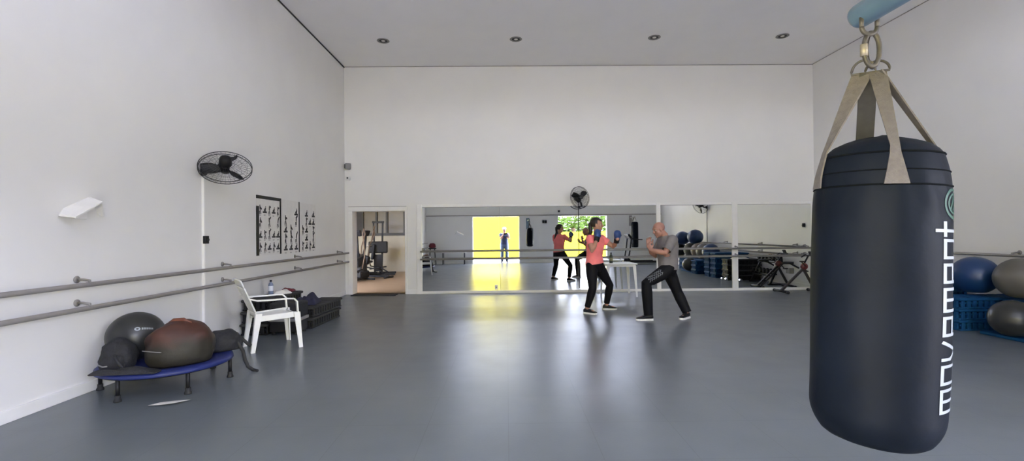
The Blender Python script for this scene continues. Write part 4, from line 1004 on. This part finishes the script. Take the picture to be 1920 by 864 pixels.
# white zigzag print on the front thigh and shin of the track pants
hp, kn, an = g['hipL'], g['knL'], g['anL']; b = MB()
for k in range(7):
    u = .36 + .085 * k; p = hp.lerp(kn, u); r = .098 - .022 * u + .018; d = (kn - hp).normalized(); side = V((0, -1, 0)); up_ = side.cross(d).normalized()
    if up_.z < 0: up_ = -up_
    pts = []
    for q in range(9):
        a = .05 + .95 * q / 8; pts.append(p + (side * math.cos(a) + up_ * math.sin(a)) * r + d * (.02 * abs((q % 4) - 2) - .02))
    b.tube(pts, .003, 6)
b.build('zigzag_print', M['print'], [o for o in t.children if o.name.startswith('track_pants')][0])

# photographer in the left opening, seen in the mirror
pj = dict(crotch=(-.12, -.46, .80), pelvis=(-.12, -.46, .93), waist=(-.12, -.46, 1.06), belly=(-.12, -.455, 1.14), chest=(-.12, -.45, 1.28), yoke=(-.12, -.45, 1.39), neckbase=(-.12, -.44, 1.45),
          neck=(-.12, -.435, 1.455), head=(-.115, -.40, 1.605), hipL=(-.215, -.46, .90), hipR=(-.025, -.46, .90),
          knL=(-.23, -.45, .49), anL=(-.235, -.47, .10), knR=(0, -.45, .49), anR=(.005, -.47, .10),
          shL=(-.30, -.45, 1.38), elL=(-.30, -.27, 1.20), wrL=(-.175, -.075, 1.36), shR=(.06, -.45, 1.38), elR=(.12, -.27, 1.20), wrR=(.075, -.075, 1.36))
t, g, P, rm = person('person in navy shirt and white cap photographing from the opening, seen in the mirror', (-.12, -.46, 0), pj, dict(
    w=1, torso=[('crotch', 0, .10, .10), ('pelvis', 0, .165, .12), ('waist', .4, .155, .115), ('belly', .6, .16, .12), ('chest', .85, .18, .125), ('yoke', 1, .165, .10), ('neckbase', 1, .065, .06)],
    loose=.014, nk=.055, F=(.05, .97, -.2), U=(0, 0, 1), hs=1.0, jaw=1.0, arm=1.0, leg=1.0, handL=((.35, .35, .85), (1, .1, -.2), (.0, -1, .2), .55), handR=((-.35, .35, .85), (-1, .1, -.2), (.0, -1, .2), .55),
    footL=(-.15, 1, 0), footR=(.15, 1, 0), pl=.012, sleeve=.6, skin='skinm', bname='jeans', bmat='jeans', wb=.03, cuff=.02, hem=(-.12, -.46, .90), collar=(0, 0, -.004), tname='shirt', tmat='shirtblue', shoe='black', ss=1.02))
b = MB(); b.lathe([(.0, .135), (.05, .128), (.085, .10), (.098, .06), (.098, .04), (.090, .04), (.0, .05)], 28, MX.Translation(P(-.012, 0, 0)))
b.prism([(-.07, .06), (.07, .06), (.065, .13), (.03, .165), (-.03, .165), (-.065, .13)], P(0, 0, .045), V((1, 0, 0)), V((0, 1, -.1)), V((0, 0, 1)), .006)
b.build('cap', M['paper'], t)
ph_ = thing('phone', 'dark phone held up by the person in the white cap, seen in the mirror', 'phone', (-.055, -.016, 1.415))
MB().box((0, 0, 0), (.16, .009, .075), bev=.004).build('case', M['black'], ph_); MB().box((0, -.005, 0), (.15, .002, .068)).build('screen', M['dimglass'], ph_)

# ------------------------------------------------------------------ things by the front wall (seen in the mirrors)
t = thing('treadmill', 'black treadmill facing left by the front wall, seen in the mirror', 'treadmill', (5.95, 1.45, 0))
b = MB(); b.box((.05, 0, .11), (1.30, .52, .06), bev=.012); b.build('belt', M['blackmat'], t)
for s in (-1, 1):
    MB().box((.0, s * .33, .12), (1.45, .12, .09), bev=.02).build('side_rail', M['greyplastic'], t)
    MB().tube([(-.58, s * .36, .14), (-.48, s * .36, .7), (-.42, s * .35, 1.22)], .032, 14).build('upright', M['black'], t)
    MB().tube([(-.50, s * .33, 1.20), (-.25, s * .33, 1.12), (.08, s * .33, 1.10)], .022, 12).build('handrail', M['black'], t)
MB().box((-.60, 0, .16), (.32, .66, .2), bev=.06).build('motor_hood', M['black'], t)
b = MB(); b.box((-.48, 0, 1.25), (.10, .74, .24), Euler((0, R(-35), 0)), 0, .03); o = b.build('console', M['black'], t)
MB().box((-.445, 0, 1.285), (.012, .36, .14), Euler((0, R(-35), 0)), 0, .003).build('display', M['dimglass'], o)
t = thing('bag_bracket', 'grey wall bracket with diagonal brace holding the tall black bag', 'wall bracket', (5.98, YF, 2.14))
MB().box((0, .006, -.15), (.14, .012, .5), bev=.003).build('wall_plate', M['bar'], t)
MB().bar((0, .01, 0), (.0, .78, 0), .05, .05, 0, .006).build('arm', M['bar'], t); MB().bar((0, .01, -.36), (0, .55, -.02), .04, .04, 0, .005).build('brace', M['bar'], t)
t = thing('punching_bag', 'tall slim black punching bag by the treadmill, seen in the mirror', 'punching bag', (5.98, .70, .72))
MB().lathe([(0, 0), (.12, .005), (.155, .04), (.16, .3), (.162, .7), (.158, 1.1), (.15, 1.17), (.10, 1.2), (0, 1.205)], 36).build('body', M['leather'], t)
for k in range(4):
    a = PI / 4 + k * PI / 2; MB().tube([(.14 * math.cos(a), .14 * math.sin(a), 1.17), (.02 * math.cos(a), .02 * math.sin(a), 1.39)], .006, 8).build('chain', M['iron'], t)
t = thing('low_table', 'low white table with thin dark legs by the front wall, seen in the mirror', 'table', (-2.5, .38, 0))
MB().box((0, 0, .56), (1.1, .45, .03), bev=.006).build('table_top', M['white'], t)
for sx in (-1, 1):
    for sy in (-1, 1): MB().tube([(sx * .5, sy * .19, 0), (sx * .5, sy * .19, .545)], .016, 10).build('leg', M['black'], t)
t = thing('stool', 'black tubular stool in the front left corner, seen in the mirror', 'stool', (-3.5, .42, 0))
MB().lathe([(0, .74), (.18, .74), (.19, .755), (.18, .78), (0, .785)], 28).build('seat', M['black'], t)
for k in range(4):
    a = PI / 4 + k * PI / 2; MB().tube([(.14 * math.cos(a), .14 * math.sin(a), .74), (.22 * math.cos(a), .22 * math.sin(a), 0)], .014, 10).build('leg', M['black'], t)
MB().tube([V((.185 * math.cos(a), .185 * math.sin(a), .28)) for a in [2 * PI * k / 32 for k in range(32)]], .009, 8, closed=True).build('foot_ring', M['black'], t)
t = thing('sports_bag', 'small dark red bag on the black stool in the corner', 'bag', (-3.5, .42, .787))
blob('body', t, 'darkred', (0, 0, .085), (.16, .12, .14), 5.1, .1, -.6); MB().tube([(-.06, 0, .17), (-.04, 0, .21), (.04, 0, .21), (.06, 0, .17)], .008, 8).build('carry_handle', M['black'], t)
t = thing('alarm_box', 'small dark box on the front wall between the two openings', 'alarm box', (1.83, YF, 1.98))
MB().box((-.06, .03, 0), (.10, .06, .14), bev=.008).build('housing', M['greyplastic'], t); MB().box((.06, .025, .0), (.09, .05, .14), bev=.008).build('cover', M['black'], t)
t = thing('flood_light', 'tiny dark spotlight above the left end of the right opening', 'lamp', (2.52, YF, 2.47))
MB().box((0, .07, 0), (.10, .06, .09), bev=.01).build('head', M['black'], t); MB().tube([(0, 0, 0), (0, .05, 0)], .014, 10).build('stem', M['black'], t)

# ------------------------------------------------------------------ neighbouring room behind the doorway
RX0, RX1, RY1, RZ = -7.2, -1.2, 18.6, 2.9
struct('floor_2', MB().box(((RX0 + RX1) / 2, (YB + .02 + RY1) / 2, -.045), (RX1 - RX0, RY1 - YB - .02, .09)), M['tan'])
struct('ceiling_2', MB().box(((RX0 + RX1) / 2, (YB + .3 + RY1) / 2, RZ + .05), (RX1 - RX0, RY1 - YB - .3, .1)), M['ceil'])
struct('wall_far', MB().box(((RX0 + RX1) / 2, RY1 + .06, 1.42 / 2), (RX1 - RX0, .12, 1.42)), M['beige'])
struct('wall_side_1', MB().box((RX0 - .05, (YB + RY1) / 2 + .15, RZ / 2), (.1, RY1 - YB, RZ)), M['beige'])
struct('wall_side_2', MB().box((RX1 + .05, (YB + RY1) / 2 + .15, RZ / 2), (.1, RY1 - YB - .3, RZ)), M['beige'])
b = MB(); b.box(((RX0 + RX1) / 2, RY1 + .02, 1.44), (RX1 - RX0, .14, .10)); b.box(((RX0 + RX1) / 2, RY1 + .02, RZ - .05), (RX1 - RX0, .14, .1))
xs = [RX0, -6.3, -5.55, -5.02, -4.62, -3.95, -3.3, -2.4, RX1]
for x in xs[1:-1]: b.box((x, RY1 + .02, 2.16), (.07, .13, 1.46))
struct('window_1', b, M['darkframe'])
for i in range(len(xs) - 1):
    x0, x1 = xs[i], xs[i + 1]; o = MB().box(((x0 + x1) / 2, RY1 + .04, 2.16), (x1 - x0, .015, 1.46)); struct('window_%d' % (i + 2), o, M['dimglass'] if i in (1,) else M['brownglass'])
def elliptical(label, loc, rz, m2='greyplastic'):
    t = thing('elliptical_trainer', label, 'exercise machine', loc, rz, 'exercise machines in the next room')
    b = MB(); b.box((0, 0, .06), (1.4, .08, .06), bev=.01)
    for x in (-.68, .68): b.tube([(x, -.28, .03), (x, 0, .035), (x, .28, .03)], .03, 12)
    b.build('base', M['black'], t)
    MB().lathe([(0, -.09), (.17, -.09), (.21, -.06), (.21, .06), (.17, .09), (0, .09)], 32, MX.Translation((.38, 0, .42)) @ MX.Rotation(PI / 2, 4, 'X')).build('flywheel_housing', M[m2], t)
    b = MB(); b.box((.28, 0, .62), (.5, .2, .3), Euler((0, R(-14), 0)), 0, .06); b.box((.42, 0, .2), (.55, .22, .22), bev=.05); b.build('shroud', M['black'], t)
    MB().tube([(.30, 0, .5), (.18, 0, 1.0), (.14, 0, 1.42)], .035, 14).build('mast', M['black'], t)
    MB().box((.12, 0, 1.48), (.07, .30, .20), Euler((0, R(-25), 0)), 0, .02).build('console', M['black'], t)
    for s in (-1, 1):
        MB().tube([(.05, s * .30, 1.62), (-.02, s * .30, 1.45), (.16, s * .24, 1.05), (.20, s * .22, .75), (.10, s * .2, .38)], .019, 12).build('swing_arm', M['brownmetal'], t)
        b = MB(); b.tube([(.10, s * .2, .38), (-.35, s * .17, .30), (-.62, s * .17, .16)], .022, 12); b.box((-.30, s * .19, .335), (.36, .13, .045), Euler((0, R(9), 0)), 0, .015); b.build('pedal_arm', M['black'], t)
    return t
elliptical('black elliptical trainer half hidden by the left door jamb in the next room', (-4.62, 14.6, 0), R(75))
elliptical('black elliptical trainer in the middle of the next room', (-4.55, 16.0, 0), R(165), 'black')
# weight machine with uprights behind the elliptical
t = thing('weight_machine', 'black weight machine with slanted uprights behind the elliptical trainer', 'exercise machine', (-4.62, 17.3, 0), R(10), 'exercise machines in the next room')
b = MB(); b.box((0, -.35, .04), (1.2, .07, .07), bev=.008); b.box((0, .35, .04), (1.2, .07, .07), bev=.008); b.box((0, 0, .04), (.07, .7, .07), bev=.008); b.build('base', M['black'], t)
for s in (-1, 1): MB().bar((s * .12, 0, .06), (s * .16, .05, 1.9), .06, .06, 0, .008).build('upright', M['black'], t)
MB().bar((-.45, -.1, .06), (-.12, 0, 1.75), .05, .05, 0, .008).build('slanted_strut', M['brownmetal'], t)
MB().box((0, .03, 1.88), (.42, .09, .07), bev=.01).build('crossbar', M['black'], t)
MB().box((0, .02, .98), (.66, .26, .42), bev=.04).build('shroud', M['black'], t)
MB().box((0, .02, .42), (.30, .16, .6), bev=.008).build('weight_stack', M['greyplastic'], t)
MB().box((-.35, -.15, .48), (.34, .30, .08), bev=.03).build('seat', M['black'], t); MB().box((-.16, -.12, .82), (.09, .30, .55), Euler((0, R(8), 0)), 0, .03).build('back_pad', M['black'], t)
MB().tube([(-.2, -.2, 1.05), (-.45, -.25, 1.0), (-.48, -.25, .86)], .018, 12).build('press_arm', M['steel'], t)
lt = None
for x, y, lab in ((-4.6, 14.0, 'added unseen ceiling panel lighting the next room, nearer to the doorway'), (-4.6, 16.8, 'added unseen ceiling panel lighting the next room, farther from the doorway')):
    t = thing('added_panel_light', lab, 'ceiling light', (x, y, RZ), 0, 'added ceiling panels lighting the next room')  # unseen panels added to light the next room
    b = MB(); 
    for s in (-1, 1): b.box((0, s * .3, -.02), (1.22, .02, .04)); b.box((s * .6, 0, -.02), (.02, .6, .04))
    b.build('frame', M['white'], t); MB().box((0, 0, -.018), (1.18, .58, .012)).build('diffuser', EM, t)

# ------------------------------------------------------------------ outdoors behind the photographer
struct('ground', MB().box((2, -9.25, -.08), (46, 18, .16)), M['ground'])
struct('wall_garden_1', MB().box((-5.2, -5.1, 1.7), (13.2, .25, 3.4)), M['yellow'])
struct('wall_garden_2', MB().box((9.4, -6.1, .75), (15.8, .2, 1.5)), M['yellow'])
def palm(label, loc, h, seed, nf, ln):
    random.seed(seed); t = thing('palm_tree', label, 'palm tree', loc, 0, 'palms in the garden')
    MB().tube([(0, 0, 0), (.03, 0, h * .3), (.02, .02, h * .7), (0, 0, h)], [.16, .12, .11, .13], 14).build('trunk', M['bark'], t)
    for k in range(nf):
        az = 2 * PI * k / nf + random.uniform(-.2, .2); el = random.uniform(.3, 1.2); pts = []; p = V((0, 0, h)); d = V((math.cos(az) * math.cos(el), math.sin(az) * math.cos(el), math.sin(el)))
        for i in range(9):
            pts.append(p.copy()); p += d * ln / 8; d = (d + V((0, 0, -.16 - .03 * i))).normalized()
        b = MB(); b.tube(pts, [.018 - .0018 * i for i in range(9)], 6); side = V((-math.sin(az), math.cos(az), 0))
        for i in range(1, 33):
            u = i / 33 * 8; j = int(u); q = pts[j].lerp(pts[min(8, j + 1)], u - j); L_ = .42 * math.sin(PI * (.12 + .85 * i / 33)) 
            dd = (pts[min(8, j + 1)] - pts[j]).normalized() if j < 8 else d
            for s in (-1, 1):
                e = q + (side * s * .8 + dd * .5 + V((0, 0, -.25))).normalized() * L_; w = dd * .016
                b.add([q - w, q + w, e], [[0, 1, 2]], 0, False)
        b.build('frond', M['frond'], t)
palm('palm tree beyond the low yellow wall, seen through the right opening in the mirror', (4.3, -7.9, 0), 1.75, 5, 13, 1.7)
palm('second palm farther back in the garden, seen in the mirror', (6.9, -9.2, 0), 2.2, 8, 13, 2.0)
random.seed(11)
vs = []; fs = []
for i in range(10000):
    x = random.uniform(-2, 13); y = -12.2 + random.uniform(-.5, .5); z = random.uniform(.05, 2.75) + .35 * math.sin(x * 1.3) * random.random(); c = V((x, y, max(.08, z))); r = random.uniform(.10, .2); d = V((random.gauss(0, 1), random.gauss(0, 1), random.gauss(0, 1))).normalized(); a, b_, _ = frame_from(d); o = len(vs)
    vs += [c - a * r, c + b_ * r * .5, c + a * r, c - b_ * r * .5]; fs.append([o, o + 1, o + 2, o + 3])
o = MB().add(vs, fs).build('hedge_foliage', M['hedge'], fix=False); tag(o, 'long green hedge at the far end of the garden', 'hedge'); o['kind'] = 'stuff'

# ------------------------------------------------------------------ light and camera
w = bpy.data.worlds.new('World'); bpy.context.scene.world = w; w.use_nodes = True
nt = w.node_tree; sky = nt.nodes.new('ShaderNodeTexSky'); sky.sky_type = 'NISHITA'; sky.sun_disc = False
SUN = V((.5, .28, 1.0)).normalized()
sky.sun_elevation = math.asin(SUN.z); sky.sun_rotation = math.atan2(SUN.x, SUN.y); sky.air_density = 1.0; sky.dust_density = 1.5
hs = nt.nodes.new('ShaderNodeHueSaturation'); hs.inputs['Saturation'].default_value = .22; nt.links.new(sky.outputs[0], hs.inputs['Color'])
mu = nt.nodes.new('ShaderNodeMix'); mu.data_type = 'RGBA'; mu.blend_type = 'MULTIPLY'; mu.inputs[0].default_value = 1; mu.inputs[7].default_value = (.97, .98, 1.20, 1); nt.links.new(hs.outputs[0], mu.inputs[6])
nt.links.new(mu.outputs[2], nt.nodes['Background'].inputs[0]); nt.nodes['Background'].inputs[1].default_value = SKY_S
l = bpy.data.lights.new('sun', 'SUN'); l.energy = SUN_E; l.color = (1, .95, .86); l.angle = R(.53); o = bpy.data.objects.new('sun', l); C.objects.link(o); o.rotation_euler = SUN.to_track_quat('Z', 'Y').to_euler()
for x0, x1, z0, z1 in [(*q, 0, DH) for q in (D1, D2)] + [(*q, CZ0, CZ1) for q in ADDED_WIN]:
    l = bpy.data.lights.new('portal', 'AREA'); l.shape = 'RECTANGLE'; l.size = x1 - x0; l.size_y = z1 - z0; l.cycles.is_portal = True
    o = bpy.data.objects.new('daylight_portal', l); C.objects.link(o); o.location = ((x0 + x1) / 2, YF - .21, (z0 + z1) / 2); o.rotation_euler = (R(90), 0, 0)
    o.rotation_euler = V((0, -1, 0)).to_track_quat('Z', 'Y').to_euler()
cd = bpy.data.cameras.new('camera'); cd.sensor_width = 36; cd.lens = 900 / 1920 * 36; cd.clip_start = .01; cd.clip_end = 200
cam = bpy.data.objects.new('camera', cd); C.objects.link(cam)
rm = MX(((0.999891, 0.009626, -0.011174), (-0.01111, -0.006666, -0.999916), (-0.009699, 0.999931, -0.006558)))
# rows are world axes expressed in camera axes
cam.matrix_world = MX.Translation((0, 0, 1.42)) @ rm.to_4x4()
sc = bpy.context.scene; sc.camera = cam
sc.view_settings.view_transform = 'Standard'; sc.view_settings.look = 'None'; sc.view_settings.gamma = 1; sc.view_settings.use_curve_mapping = False
sc.view_settings.exposure = EXPO
sc.cycles.use_denoising = True; sc.cycles.max_bounces = 14; sc.cycles.diffuse_bounces = 8; sc.cycles.glossy_bounces = 8; sc.cycles.sample_clamp_indirect = 12
